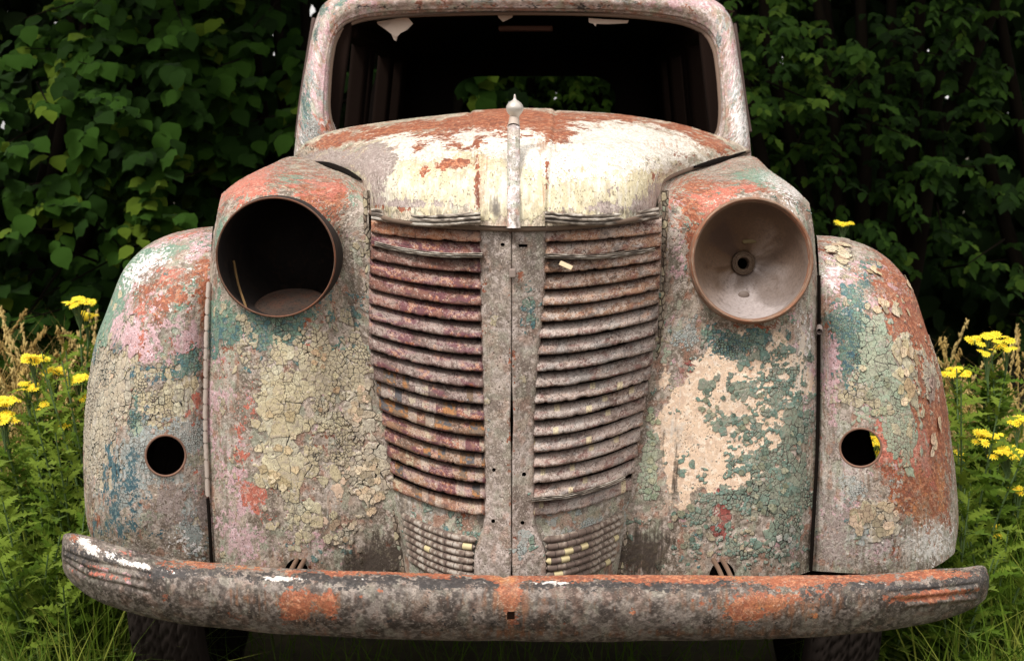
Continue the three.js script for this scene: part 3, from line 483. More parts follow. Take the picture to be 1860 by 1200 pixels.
// the turned-down lip of the bonnet's sides and front
{
  const lip = (list) => tube(list, 0.006, 60, 8);
  const e1 = [], e2 = [], e3 = []; for (let i = 0; i <= 14; i++) { e1.push(hoodSheet.frame(0, i / 14).p.add(V3(0.004, -0.004, -0.003))); e2.push(hoodSheet.frame(1, i / 14).p.add(V3(-0.004, -0.004, -0.003))); } for (let i = 0; i <= 30; i++) e3.push(hoodSheet.frame(i / 30, 1).p.add(V3(0, -0.003, -0.006)));
  for (const w of [[[548, 290, -.96], [575, 296, -.80], [602, 303, -.60], [630, 313, -.42], [655, 326, -.20]], [[1354, 276, -1.02], [1330, 284, -.92], [1300, 293, -.72], [1262, 303, -.50]]]) part('bonnet_gap_shade', tube(w.map(([x, y, z]) => at(x, y, z + .012)), (t) => .002 + (w.length > 4 ? .0068 : .005) * Math.pow(Math.sin(Math.PI * clamp(w.length > 4 ? t : 1 - t * .9 - .05)), 1.2), 40, 8), new THREE.MeshPhysicalMaterial({ color: lin(20, 15, 12), roughness: .95, specularIntensity: .15 }), car);  // dark solid tubes stand in for the shade of the open gap
  part('bonnet_lip', mergeGeometries([lip(e1), lip(e2), lip(e3)]), stdMat(lin(118, 98, 84), 0.9), car);
}

// --- grille: dark recess, centre strip, louvres one by one
const matte = (c) => new THREE.MeshPhysicalMaterial({ color: c, roughness: .95, specularIntensity: .15, side: THREE.DoubleSide });
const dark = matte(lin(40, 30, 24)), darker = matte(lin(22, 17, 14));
const inL = (y) => y < 650 ? lerp(680, 676, sm(420, 560, y)) : lerp(676, 744, Math.pow((y - 650) / 400, 0.9)), inR = (y) => y < 600 ? lerp(1196, 1190, sm(430, 600, y)) : lerp(1190, 1114, Math.pow((y - 600) / 450, 1.05));
const cenL = (y) => lerp(876, 885, sm(420, 900, y)) - 20 * sm(925, 1010, y), cenR = (y) => lerp(988, 966, sm(440, 780, y)) + 22 * sm(925, 1010, y);
const zc = (y) => lerp(0.128, 0.10, sm(400, 1050, y));                 // depth of the grille's middle
const bow = (t) => 0.03 * t + 0.11 * t * t;                            // how far it falls back towards its sides
{
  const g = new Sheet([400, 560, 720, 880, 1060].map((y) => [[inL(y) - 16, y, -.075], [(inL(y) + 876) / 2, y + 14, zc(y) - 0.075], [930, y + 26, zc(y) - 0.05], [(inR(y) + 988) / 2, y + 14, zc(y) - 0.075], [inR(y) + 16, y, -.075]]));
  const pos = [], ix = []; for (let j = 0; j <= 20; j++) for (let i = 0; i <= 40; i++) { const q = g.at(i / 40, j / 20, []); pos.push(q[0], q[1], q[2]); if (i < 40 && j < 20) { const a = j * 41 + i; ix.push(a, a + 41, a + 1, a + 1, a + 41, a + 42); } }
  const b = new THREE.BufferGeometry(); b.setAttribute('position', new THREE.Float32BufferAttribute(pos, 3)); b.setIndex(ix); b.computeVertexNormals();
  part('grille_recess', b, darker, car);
}
const stripRows = (side) => { const r = []; for (const y of [404, 470, 540, 610, 680, 750, 820, 890, 945, 968, 1000, 1060]) { const a = side < 0 ? cenL(y) - 3 : 931, b = side < 0 ? 928 : cenR(y) + 3, z = zc(y); const gp = 2.2 * Math.exp(-(((y - 762) / 26) ** 2)) + 2.5 * sm(990, 1060, y);
  r.push(side < 0 ? [[a - 2, y + 8, z - .03], [a, y + 8, z - .004], [lerp(a, b, .3), y + 9, z + .004], [lerp(a, b, .7), y + 11, z + .010], [b - gp, y + 12, z + .014], [b - gp, y + 12, z - .01]] : [[a + gp, y + 12, z - .01], [a + gp, y + 12, z + .014], [lerp(a, b, .3), y + 11, z + .010], [lerp(a, b, .7), y + 9, z + .004], [b, y + 8, z - .004], [b + 2, y + 8, z - .03]]); } return new Sheet(r); };
const stripGround = [[156, 142, 134], [120, 106, 97], [182, 168, 161]];
panel('centre_strip', car, stripRows(-1), { nu: 40, nv: 360, tw: 130, th: 1100, gain: 1.1, paint: makePaint({ bb: [850, 390, 940, 1080], seed: 31, ground: stripGround, speck: 1.1, mott: .45, coats: [
  ['rust', -0.35, [925, 700, 4, 300, .5], [880, 500, 5, 120, .5]], ['grey', -0.5, [900, 985, 30, 30, .6], [888, 760, 6, 80, .6]], ['flake', -0.5, [885, 690, 8, 30, .7], [900, 1000, 26, 40, .45]], ['tan', -0.6, [890, 560, 6, 80, .7], [886, 760, 6, 40, .8]], ['grime', -0.55, [905, 410, 30, 10, .8], [870, 1030, 18, 50, .5]]] }),
  holes: [{ x: 897, y: 853, rx: 3.6, ry: 3.4 }, { x: 896, y: 946, rx: 3.6, ry: 3.4 }, { x: 913, y: 444, rx: 4, ry: 3 }] });
panel('centre_strip', car, stripRows(1), { nu: 40, nv: 360, tw: 130, th: 1100, gain: 1.1, paint: makePaint({ bb: [920, 390, 1010, 1080], seed: 37, ground: stripGround, speck: 1.1, mott: .45, coats: [
  ['rust', -0.35, [934, 700, 4, 300, .5], [946, 500, 6, 16, .9]], ['grey', -0.5, [952, 985, 20, 60, .8], [960, 620, 14, 60, .4]], ['teal', -0.4, [962, 545, 16, 34, 1.1]], ['flake', -0.5, [960, 560, 18, 50, .5], [970, 990, 26, 40, .6]], ['tan', -0.6, [976, 700, 5, 60, .7]], ['grime', -0.55, [985, 1030, 16, 40, .6]]] }),
  holes: [{ x: 952, y: 861, rx: 4, ry: 3.6 }, { x: 949, y: 949, rx: 3.8, ry: 3.4 }, { x: 950, y: 446, rx: 8, ry: 2.6, box: 1 }] });
// louvres: [bottom at the middle of the car, drop towards the side]
function louvre(side, i, yb, h, drop, mat, row, rows, opt = {}) {
  const nt = 70, prof = opt.prof ?? [[-0.046, 1.2], [-0.024, 1.06], [-0.008, 0.92], [0.004, 0.74], [0.0115, 0.52], [0.0155, 0.3], [0.0165, 0.16], [0.0145, 0.07], [0.007, 0.06], [-0.035, 0.2]];
  const m = prof.length - 1, pos = [], uv = [], ix = [];
  for (let k = 0; k <= nt; k++) {
    const t = k / nt, yc = yb - drop * Math.pow(t, 1.75), x0 = side < 0 ? cenL(yb) - 1 : cenR(yb) + 1, x1 = side < 0 ? inL(yb - drop) - 6 : inR(yb - drop) + 6, x = lerp(x0, x1, t);
    const z = zc(yb) - 0.012 - bow(t), chip = opt.smooth ? 0 : 0.36 * Math.max(0, fbm(t * 18, i * 3.1, 5, 50 + side) - 0.56), wob = 0.9 * (vn(t * 3, i * 7, 61) - 0.5), endk = sm(0, 0.025, t) * sm(1, 0.975, t), dn = 1 - 0.10 * t;
    for (let j = 0; j <= m; j++) {
      let [dz, yy] = prof[j]; yy = Math.max(yy, j > m - 5 ? chip * (j < m ? 1 : 0) + yy : yy);
      const rough = opt.smooth ? 0 : 0.0009 * (fbm(t * 26, j * 0.5 + i * 9, 3, 71) - 0.5), p = at(x, yc - yy * h + wob, z + (dz * (0.35 + 0.65 * endk)) * (h / 29) + rough);
      pos.push(p.x, p.y, p.z); uv.push(t, (row + clamp(1 - yy, 0.02, 0.98)) / rows);
      if (k < nt && j < m) { const a = k * (m + 1) + j, b = a + m + 1; side < 0 ? ix.push(a, a + 1, b, b, a + 1, b + 1) : ix.push(a, b, a + 1, a + 1, b, b + 1); }
    }
  }
  const g = new THREE.BufferGeometry(); g.setAttribute('position', new THREE.Float32BufferAttribute(pos, 3)); g.setAttribute('uv', new THREE.Float32BufferAttribute(uv, 2)); g.setIndex(ix); g.computeVertexNormals();
  return part('louvre', g, mat, car);
}
const LB = [441, 469, 497, 527, 557, 586, 616, 646, 677, 706, 735, 765, 794, 823, 851, 879, 908, 938];
function louvreTex(side) {
  const rows = LB.length, px = 46, w = 460;
  return bake(w, rows * px, (u, v, o) => {
    const r = Math.min(rows - 1, Math.floor(v * rows)), f = v * rows - r, s = u * 195, t = f * 28 + r * 61, sd = side < 0 ? 300 : 400;
    const n1 = fbm(s / 26, t / 13, 3, sd), n2 = fbm(s / 6, t / 5, 3, sd + 3), n3 = vn(s / 1.4, t / 1.4, sd + 5), n4 = vn(s / 0.8, t / 0.8, sd + 8), k = h2(r, 3, sd), kk = h2(r, 9, sd);
    const c = [0, 0, 0], set = (a) => { c[0] = a[0]; c[1] = a[1]; c[2] = a[2]; }; let h = 1.2 * (n2 - 0.5) + 0.6 * (n3 - 0.5);
    const A = side < 0 ? (r < 1 ? [150, 100, 72] : r < 6 ? [124, 82, 70] : r < 12 ? [122, 98, 92] : [132, 98, 76]) : (r < 6 ? [152, 116, 94] : [150, 132, 124]);
    set(A); { const z = .86 + .28 * k; c[0] *= z; c[1] *= z; c[2] *= z; } mix3(c, [84, 66, 58], sm(.54, .7, fbm(s / 17, t / 8, 4, sd + 90)) * .6);
    if (side < 0) { mix3(c, [102, 60, 68], sm(0.42, 0.6, n1 + (k - 0.5) * 0.3) * (r > 0 && r < 17 ? 0.8 : 0.2)); mix3(c, [168, 100, 62], sm(0.55, 0.7, n2 * 0.6 + n1 * 0.4) * 0.75); }
    else { mix3(c, [164, 100, 66], sm(0.54, 0.72, n2 * 0.55 + n1 * 0.45) * (r < 7 ? 0.75 : 0.3)); mix3(c, [112, 74, 68], sm(0.56, 0.7, fbm(s / 14, t / 9, 3, sd + 20)) * 0.6); mix3(c, [142, 140, 138], sm(0.55, 0.7, fbm(s / 20, t / 12, 3, sd + 26)) * 0.5); }
    mix3(c, [190, 178, 170], sm(0.46, 0.64, n2 * 0.5 + n3 * 0.35 + (1 - f) * 0.22 + (fbm(s / 40, r * 5, 2, sd + 30) - 0.5) * 0.4) * (side < 0 ? 0.46 : 0.62));
    if (side < 0 && r >= 10) {            // squares of old paint left between bare bays
      const b = Math.floor(s / (11 + 6 * kk) + k * 7), q = h2(b, r, 77), bare = q < (r === 11 || r === 14 || r === 12 ? 0.42 : 0.09) && f < 0.82 && f > 0.06;
      if (bare) { set([112, 92, 76]); mix3(c, [156, 106, 64], sm(0.42, 0.62, n1 * 0.5 + n2 * 0.5)); mix3(c, [84, 80, 82], sm(0.52, 0.7, fbm(s / 9, t / 8, 2, sd + 60))); h -= 0.8; }
      else if (q > 0.92) { mix3(c, [190, 178, 152], sm(0.52, 0.42, n2) * 0.7); h += 0.5; } else if (q > 0.8) { mix3(c, [180, 170, 158], 0.5); h += 0.3; }
    }
    if (side > 0 && r > 9) { const q = h2(Math.floor(s / 9 + k * 9), r * 3 + Math.floor(f * 2.2), 79); if (q > 0.93) { mix3(c, [212, 196, 160], 0.8); h += 0.4; } }
    const cs = s + 4 * (vn(t / 4, s / 8, sd + 9) - 0.5), ck = vor(cs / 24, (t + r * 40) / 38, sd + 12), e = (ck.f2 - ck.f1) * 12; if (e < 0.4) { const q = 0.6 + 0.4 * e / 0.4; c[0] *= q; c[1] *= q; c[2] *= q; h -= 0.5 * (1 - e); }
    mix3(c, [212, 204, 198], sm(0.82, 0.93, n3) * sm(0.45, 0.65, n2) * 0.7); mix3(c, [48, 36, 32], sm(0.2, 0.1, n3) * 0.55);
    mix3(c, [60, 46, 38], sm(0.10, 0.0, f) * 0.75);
    const q = 1 + 0.26 * (n4 - 0.5); o[0] = c[0] * q; o[1] = c[1] * q; o[2] = c[2] * q; o[3] = h;
  });
}
for (const side of [-1, 1]) {
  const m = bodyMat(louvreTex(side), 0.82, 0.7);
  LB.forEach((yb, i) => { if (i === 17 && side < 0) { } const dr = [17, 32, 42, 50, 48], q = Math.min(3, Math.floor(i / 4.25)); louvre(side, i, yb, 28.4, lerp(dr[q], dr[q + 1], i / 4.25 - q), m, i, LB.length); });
}
// the flat cracked band under the louvres and the fine ribs below it
for (const side of [-1, 1]) {
  const rows = [922, 942, 960, 978, 996, 1030, 1112].map((y) => { const zo = y < 930 ? .016 : 0; const r = []; for (let i = 0; i <= 6; i++) { const t = i / 6; r.push([lerp(side < 0 ? cenL(y) + 2 : cenR(y) - 2, side < 0 ? inL(y - 44) - 8 : inR(y - 44) + 8, t), y - 46 * Math.pow(t, 1.75), zc(y) - 0.012 - bow(t) - zo]); } return side < 0 ? r.reverse() : r; });
  panel('lower_grille_band', car, new Sheet(rows), { nu: 90, nv: 70, tw: 360, th: 300, gain: 1.1, paint: makePaint({ bb: side < 0 ? [700, 880, 900, 1080] : [950, 880, 1150, 1080], seed: 41 + side, ground: [[150, 140, 130], [112, 102, 92], [176, 168, 160]], coats: side < 0 ? [['grey', -0.3, [800, 950, 90, 40, .5]], ['flake', -0.3, [820, 960, 90, 40, .5]], ['teal', -0.6, [800, 962, 30, 12, .8]], ['rust', -0.4, [860, 935, 40, 10, .7]], ['grime', -0.5, [860, 1020, 20, 40, .6]]] : [['grey', -0.2, [1050, 960, 90, 40, .7]], ['sage', -0.35, [1040, 965, 80, 40, .5]], ['grime', -0.5, [985, 1030, 20, 40, .6]]] }) });
  const ribT = (ri) => bake(300, 24, (u, v, o) => { const s = u * 140, n = fbm(s / 6, v * 5, 3, 90 + side), q = h2(Math.floor(s / 13 + ri * .37), ri * 7, 95 + side), e = Math.abs(((s / 13 + ri * .37) % 1) - 0.5); const c = [134, 118, 106]; mix3(c, [100, 84, 76], sm(0.45, 0.65, n)); mix3(c, [170, 160, 150], sm(0.45, 0.3, n)); if (q > 0.93) mix3(c, [212, 196, 150], 0.9); if (e > 0.47) mix3(c, [40, 30, 26], 0.8); o[0] = c[0]; o[1] = c[1]; o[2] = c[2]; o[3] = n; });
  const ys = [984, 997, 1010, 1023, 1036, 1049, 1062];
  ys.forEach((y, i) => {
    const pts = []; for (let k = 0; k <= 12; k++) { const t = k / 12; pts.push(at(lerp(side < 0 ? cenL(y) - 3 : cenR(y) + 3, side < 0 ? inL(y - 44) + 4 : inR(y - 44) - 4, t), y - 4 - 46 * Math.pow(t, 1.75), zc(y) - 0.006 - bow(t) + .010 * t)); }
    part('rib', tube(pts, (t) => 0.0064 * sm(0, 0.03, t) * sm(1, 0.97, t) + 0.0004, 50, 10), bodyMat(ribT(i + 1), 0.8, 0.6), car);
  });
}
// crusted edge where the grille meets the front panels
for (const side of [-1, 1]) {
  const T = bake(80, 700, (u, v, o) => { const s = u * 26, t = v * 640, n = fbm(s / 6, t / 14, 4, 130 + side), m = vn(s / 1.3, t / 1.3, 133), k = vor(s / 7, t / 12, 135 + side), e = (k.f2 - k.f1) * 3.5, c = [158, 144, 128]; mix3(c, [112, 96, 82], sm(.48, .66, n)); mix3(c, [190, 178, 146], sm(.8, .9, k.id) * .8); mix3(c, [142, 152, 132], sm(.12, .05, k.id) * .7); if (e < .5) mix3(c, [52, 42, 34], .7); const q = 1 + .25 * (m - .5); o[0] = c[0] * q; o[1] = c[1] * q; o[2] = c[2] * q; o[3] = (e < .5 ? -1.2 : .4) + n * 2; });
  const pts = []; for (let k = 0; k <= 24; k++) { const y = lerp(346, 1060, k / 24), x = (side < 0 ? inL(Math.max(y, 420)) - 10 : inR(Math.max(y, 430)) + 10) + (y < 420 ? (side < 0 ? -4 : 2) : 0); pts.push(at(x, y, -.052 + .004 * (h2(k, side, 5) - .5))); }
  const g = tube(pts, (t) => .0062 + .0045 * (fbm(t * 46, side, 3, 141) - .4), 260, 12), uv = g.attributes.uv; for (let i = 0; i < uv.count; i++) uv.setXY(i, uv.getY(i), uv.getX(i));
  part('grille_edge', g, bodyMat(T, .85, 1.0), car);
}
// bright trim on the grille
function trimStrip(side, x0, y0, x1, y1, sag, hpx, z0, z1, seed, name = 'trim_strip') {
  const nt = 60, prof = [[-0.008, 0], [0.007, .01], [0.011, .1], [0.011, .26], [0.006, .32], [0.012, .40], [0.0135, .58], [0.008, .66], [0.0115, .74], [0.0115, .9], [0.006, .99], [-0.012, 1]], pos = [], uv = [], ix = [], m = prof.length - 1;
  for (let k = 0; k <= nt; k++) { const t = k / nt, x = lerp(x0, x1, t), y = y0 + (y1 - y0) * t + sag * Math.sin(Math.PI * t), z = lerp(z0, z1, t) + 0.03 * Math.sin(Math.PI * t), wob = 1.2 * (fbm(t * 8, seed, 2, 9) - .5);
    for (let j = 0; j <= m; j++) { const ragged = j === 0 || j === 1 ? 4 * Math.max(0, fbm(t * 7, seed * 3, 3, 19) - 0.5) * 2 : 0, p = at(x, y + prof[j][1] * hpx + wob + ragged, z + prof[j][0]); pos.push(p.x, p.y, p.z); uv.push(t, prof[j][1]); if (k < nt && j < m) { const a = k * (m + 1) + j, b = a + m + 1; ix.push(a, a + 1, b, b, a + 1, b + 1); } } }
  const g = new THREE.BufferGeometry(); g.setAttribute('position', new THREE.Float32BufferAttribute(pos, 3)); g.setAttribute('uv', new THREE.Float32BufferAttribute(uv, 2)); g.setIndex(ix); g.computeVertexNormals();
  const T = bake(300, 40, (u, v, o) => { const s = u * 190, n = fbm(s / 12, v * 6, 4, seed + 200), n2 = vn(s / 1.2, v * 20, seed + 210), c = [150, 138, 126]; mix3(c, [84, 74, 66], sm(0.48, 0.66, n)); mix3(c, [194, 186, 176], sm(0.46, 0.3, n)); const cr1 = Math.min(Math.abs(v - 0.31 - 0.03 * (n - .5)), Math.abs(v - 0.66)); if (cr1 < 0.035) mix3(c, [48, 40, 34], 0.8); mix3(c, [70, 60, 52], sm(0.8, 0.95, n2) * 0.6); o[0] = c[0]; o[1] = c[1]; o[2] = c[2]; o[3] = n + 0.5 * n2; });
  return part(name, g, bodyMat(T, 0.6, 0.8), car);
}
trimStrip(-1, 674, 376, 873, 383, 9, 23, 0.0, 0.155, 1); trimStrip(1, 990, 382, 1197, 376, 9, 22, 0.155, 0.0, 2);
trimStrip(-1, 680, 437, 876, 458, 8, 10, -0.008, 0.138, 3, 'narrow_trim_strip'); trimStrip(1, 988, 459, 1190, 446, 8, 10, 0.138, -0.008, 4, 'narrow_trim_strip'); trimStrip(1, 966, 902, 1136, 862, 10, 9, 0.112, -0.012, 5, 'narrow_trim_strip');
{ const q = at(1028, 482, 0.142), g = new RoundedBoxGeometry(.024, .009, .003, 2, .0012); g.rotateZ(-.45); g.rotateX(-.5); g.translate(q.x, q.y, q.z); part('loose_flake', g, stdMat(lin(206, 184, 152), .8), car); }
// a loose chip of trim and the latch on the centre joint
part('latch', new RoundedBoxGeometry(0.012, 0.016, 0.012, 2, 0.003).translate(0, 0, 0).applyMatrix4(new THREE.Matrix4().setPosition(at(931, 496, 0.15))), stdMat(lin(140, 124, 116), 0.7), car);

// --- the tall bright spear on the nose and the mascot on the bonnet
{
  const rows = [[226, .0], [270, .055], [300, .085], [330, .11], [360, .138], [388, .156], [414, .170]].map(([y, z], i) => { const w = lerp(11, 12.5, i / 6), x = 933; return [[x - w, y, z - .02], [x - w, y, z + .004], [x - w * .55, y, z + .013], [x, y, z + .017], [x + w * .55, y, z + .013], [x + w, y, z + .004], [x + w, y, z - .02]]; });
  panel('bonnet_spear', car, new Sheet(rows), { nu: 24, nv: 120, tw: 60, th: 420, gain: 0.4, bump: 0.3, rough: 0.45, paint: makePaint({ bb: [910, 210, 960, 430], seed: 51, ground: [[196, 184, 182], [168, 154, 150], [220, 212, 212]], coats: [['rust', -0.5, [944, 240, 6, 20, .7], [922, 400, 5, 20, .5]], ['grime', -0.55, [932, 405, 14, 14, .7], [944, 330, 3, 60, .5]]] }) });
  const c = at(935, 196, 0.0), R = 0.0155, lp = [[0, -1.5], [.45, -1.45], [.48, -1.05], [.60, -.84], [.80, -.62], [.95, -.36], [1.02, -.05], [1.0, .14], [.92, .34], [.78, .54], [.60, .70], [.40, .84], [.24, .95], [.15, 1.12], [.12, 1.4], [.07, 1.55], [0.0, 1.6]].map(([x, y]) => new THREE.Vector2(x * R, y * R));
  const g = new THREE.LatheGeometry(lp, 28); g.translate(c.x, c.y, c.z);
  part('mascot', g, new THREE.MeshStandardMaterial({ color: lin(186, 178, 170), roughness: 0.42, metalness: 0.35, side: THREE.DoubleSide }), car);
  const g2 = tube([at(935, 205, -.005), at(934, 216, .0), at(933, 230, .01)], (t) => lerp(0.008, 0.011, t), 12, 12); part('mascot_stem', g2, stdMat(lin(176, 160, 148), 0.5), car);
}

// --- headlamps: an empty bucket on the left, a bowl without glass on the right
function ringAt(c, R, r, ry = R, seg = 72) { const pts = []; for (let i = 0; i < seg; i++) { const a = i / seg * Math.PI * 2; pts.push(V3(c.x + Math.cos(a) * R, c.y + Math.sin(a) * ry, c.z)); } return new THREE.TubeGeometry(new THREE.CatmullRomCurve3(pts, true), seg * 2, r, 10, true); }
{
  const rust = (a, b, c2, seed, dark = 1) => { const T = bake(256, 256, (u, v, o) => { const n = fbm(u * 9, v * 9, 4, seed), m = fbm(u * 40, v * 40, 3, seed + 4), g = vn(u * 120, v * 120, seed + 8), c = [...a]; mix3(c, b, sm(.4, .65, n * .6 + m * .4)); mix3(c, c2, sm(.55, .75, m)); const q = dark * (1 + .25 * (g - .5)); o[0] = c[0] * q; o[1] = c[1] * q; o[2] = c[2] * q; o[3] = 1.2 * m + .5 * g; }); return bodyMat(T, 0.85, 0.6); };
  const cL = at(500, 468, 0.012), RL = at(608, 468, .012).x - cL.x;
  const rim = ringAt(cL.clone().add(V3(0, 0, -0.003)), RL * 1.0, 0.0018); part('headlamp_rim', rim, rust([118, 84, 66], [134, 78, 52], [112, 100, 88], 61), car, 'thin rusty edge of the empty headlamp hole');
  const prof = [[1.0, 0], [1.03, -0.02], [1.06, -0.08], [1.05, -0.2], [0.95, -0.3], [0.6, -0.36], [0, -0.38]].map(([r, z]) => new THREE.Vector2(r * RL, z)), lg = new THREE.LatheGeometry(new THREE.SplineCurve(prof).getPoints(30), 64); lg.rotateX(Math.PI / 2); lg.translate(cL.x, cL.y, cL.z);
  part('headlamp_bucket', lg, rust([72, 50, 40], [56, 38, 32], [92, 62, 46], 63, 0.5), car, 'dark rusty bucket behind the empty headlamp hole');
  part('loom_rod', tube([at(424, 474, -.1), at(432, 515, -.06), at(442, 545, -.03), at(450, 568, -.015)], 0.0024, 24, 8), stdMat(lin(120, 92, 54), 0.8), car);
  const fl = new THREE.CylinderGeometry(0.07, 0.075, 0.004, 40); fl.scale(1, 1, .9); fl.rotateX(0.42); const fp = at(530, 556, -0.075); fl.translate(fp.x, fp.y, fp.z); part('lamp_plate', fl, rust([62, 47, 38], [72, 46, 33], [44, 35, 30], 65), car);
  // right bowl: brown stain and upper-left shading both painted into its colour
  const BOWL_SHADE = 0.60;  // turn of the bowl where the painted shading is darkest
  const cR = at(1365, 473, 0.02), RR = at(1470, 473, .02).x - cR.x, K = 1.03, sq = new THREE.Matrix4().makeScale(1, K, 1);
  const place = (g, m, name, l) => { g.rotateX(Math.PI / 2); g.applyMatrix4(sq); g.rotateX(-0.14); g.translate(cR.x, cR.y, cR.z); return part(name, g, m, car, l); };
  const bp = [[0.155, -.118], [0.2, -.118], [.22, -.112], [.34, -.104], [.52, -.088], [.70, -.064], [.85, -.036], [.95, -.010], [.985, 0.002]].map(([r, z]) => new THREE.Vector2(r * RR, z));
  const bowlT = bake(512, 256, (u, v, o) => { const n = fbm(Math.cos(u * 6.283) * 2.2 * (1 - v * .8) + 9, Math.sin(u * 6.283) * 2.2 * (1 - v * .8) + 3, 4, 67), m = fbm(u * 60, v * 30, 3, 68), g = vn(u * 200, v * 110, 69), c = [134, 122, 117]; const lf = 0.5 + 0.5 * Math.cos((u - BOWL_SHADE) * 6.283); mix3(c, [88, 64, 44], sm(0.15, 0.75, lf * 0.8 + n * 0.35)); mix3(c, [70, 50, 38], sm(0.46, 0.66, n) * 0.7 * (0.3 + lf)); mix3(c, [190, 178, 176], sm(.5, .35, n) * (1 - lf) * .6); mix3(c, [70, 54, 46], sm(.62, .8, m) * .25); const q = 1 + .16 * (g - .5); o[0] = c[0] * q; o[1] = c[1] * q; o[2] = c[2] * q; o[3] = .6 * m; });
  place(new THREE.LatheGeometry(new THREE.SplineCurve(bp).getPoints(48), 96), bodyMat(bowlT, 0.72, 0.25), 'headlamp_bowl', 'stained concave headlamp bowl without its glass, shading painted towards upper left');
  const rp = [[.97, -.012], [.985, .004], [1.0, .013], [1.03, .017], [1.06, .012], [1.075, 0], [1.075, -.014], [1.06, -.03]].map(([r, z]) => new THREE.Vector2(r * RR, z));
  place(new THREE.LatheGeometry(new THREE.SplineCurve(rp).getPoints(24), 120), rust([124, 96, 78], [140, 84, 56], [160, 142, 126], 71), 'headlamp_rim', 'rusty rim around the headlamp bowl');
  const sp = [[.095, -.135], [.10, -.112], [.125, -.106], [.165, -.108], [.185, -.104], [.205, -.106], [.21, -.12]].map(([r, z]) => new THREE.Vector2(r * RR, z));
  const so = new THREE.LatheGeometry(new THREE.SplineCurve(sp).getPoints(24), 48); so.translate(-0.0, 0, 0); place(so, rust([96, 78, 62], [76, 58, 46], [120, 100, 84], 73), 'bulb_holder');
  const pit = new THREE.CylinderGeometry(.16 * RR, .12 * RR, .05, 32, 1, true); pit.translate(0, -.145, 0); place(pit, darker, 'bulb_socket');
  const pc = new THREE.CircleGeometry(.17 * RR, 24); pc.rotateX(-Math.PI / 2); pc.translate(0, -.17, 0); place(pc, darker, 'socket_back');
  const b = at(1351, 535, -.055), bt = new THREE.SphereGeometry(0.0105, 20, 12); bt.scale(1, .72, .45); bt.translate(b.x, b.y, b.z + .004); part('rivet', bt, stdMat(lin(112, 98, 90), .6), car);
  const sh = at(1362, 437, -.095), sb = new RoundedBoxGeometry(.03, .008, .016, 3, .003); sb.rotateZ(.08); sb.translate(sh.x, sh.y, sh.z + .006); part('bulb_clip', sb, stdMat(lin(104, 88, 56), .7), car);
}
// sidelight rims, beading along the left seam, seam gap on the right
for (const [h, s] of [[sideL, wingL], [sideR, wingR]]) {
  const pts = []; for (let i = 0; i < 48; i++) { const a = i / 48 * 6.2832, [u, v] = s.find(h.x + Math.cos(a) * h.rx, h.y + Math.sin(a) * h.ry), f = s.frame(u, v); pts.push(f.p.addScaledVector(f.n, -0.001)); }
  part('sidelight_hole_edge', new THREE.TubeGeometry(new THREE.CatmullRomCurve3(pts, true), 96, 0.0022, 8, true), stdMat(lin(128, 96, 80), .9), car);
}
{
  const mk = stdMat(lin(176, 162, 152), .75), pts = []; for (const [x, y] of [[379, 512], [376, 560], [374, 620], [373, 690], [372, 760], [374, 830], [377, 905]]) pts.push(at(x, y, -.058 - .02 * sm(620, 500, y)));
  const c = new THREE.CatmullRomCurve3(pts), r = rng(5); let t = 0;
  while (t < 0.985) { const l = 0.04 + 0.05 * r(), q = []; for (let i = 0; i <= 4; i++) { const p = c.getPointAt(Math.min(1, t + l * i / 4 * 0.97)); p.x += (r() - .5) * .0008; q.push(p); } part('beading', tube(q, (a) => 0.0046 * (sm(0, .06, a) * sm(1, .94, a) * .5 + .5), 10, 8), mk, car); t += l; }
  const gap = (list) => tube(list.map(([x, y, z]) => at(x, y, z)), 0.0035, 40, 6);
  part('seam', gap([[377, 905, -.062], [380, 950, -.062], [384, 1028, -.07]]), darker, car); part('seam', gap([[1488, 500, -.098], [1488, 600, -.072], [1487, 720, -.064], [1484, 840, -.064], [1479, 930, -.064], [1473, 1036, -.072]]), darker, car);
  part('seam_bolt', tube([at(1489, 594, -.07), at(1489, 602, -.05)], .006, 6, 8), stdMat(lin(160, 144, 138), .7), car);
}

// --- bumper
const bumperCols = [[112, 984, 996, 1010, .03], [118, 969, 1012, 1042, .075], [150, 972, 1036, 1076, .125], [210, 989, 1056, 1103, .175], [300, 1012, 1074, 1127, .215], [420, 1025, 1090, 1143, .24], [560, 1034, 1098, 1154, .25], [740, 1041, 1104, 1161, .255], [930, 1044, 1107, 1164, .26], [1120, 1045, 1107, 1164, .255], [1300, 1046, 1106, 1163, .25], [1440, 1046, 1104, 1158, .24], [1560, 1043, 1098, 1148, .215], [1660, 1037, 1090, 1136, .175], [1740, 1030, 1076, 1117, .125], [1786, 1027, 1060, 1092, .075], [1797, 1046, 1058, 1068, .03]];
const bumperSheet = new Sheet([0, 1, 2, 3, 4, 5, 6, 7].map((r) => bumperCols.map(([x, a, m, b, z], i) => {
  const e = i === 0 || i === bumperCols.length - 1, d = e ? .4 : 1;
  return [[x, a + 4, z - .075 * d], [x, a, z - .052 * d], [x, lerp(a, b, .17), z - .012 * d], [x, lerp(a, b, .36), z + .004 * d], [x, lerp(a, b, .62), z + .004 * d], [x, lerp(a, b, .84), z - .012 * d], [x, b, z - .042 * d], [x, b - 3, z - .075 * d]][r];
})));
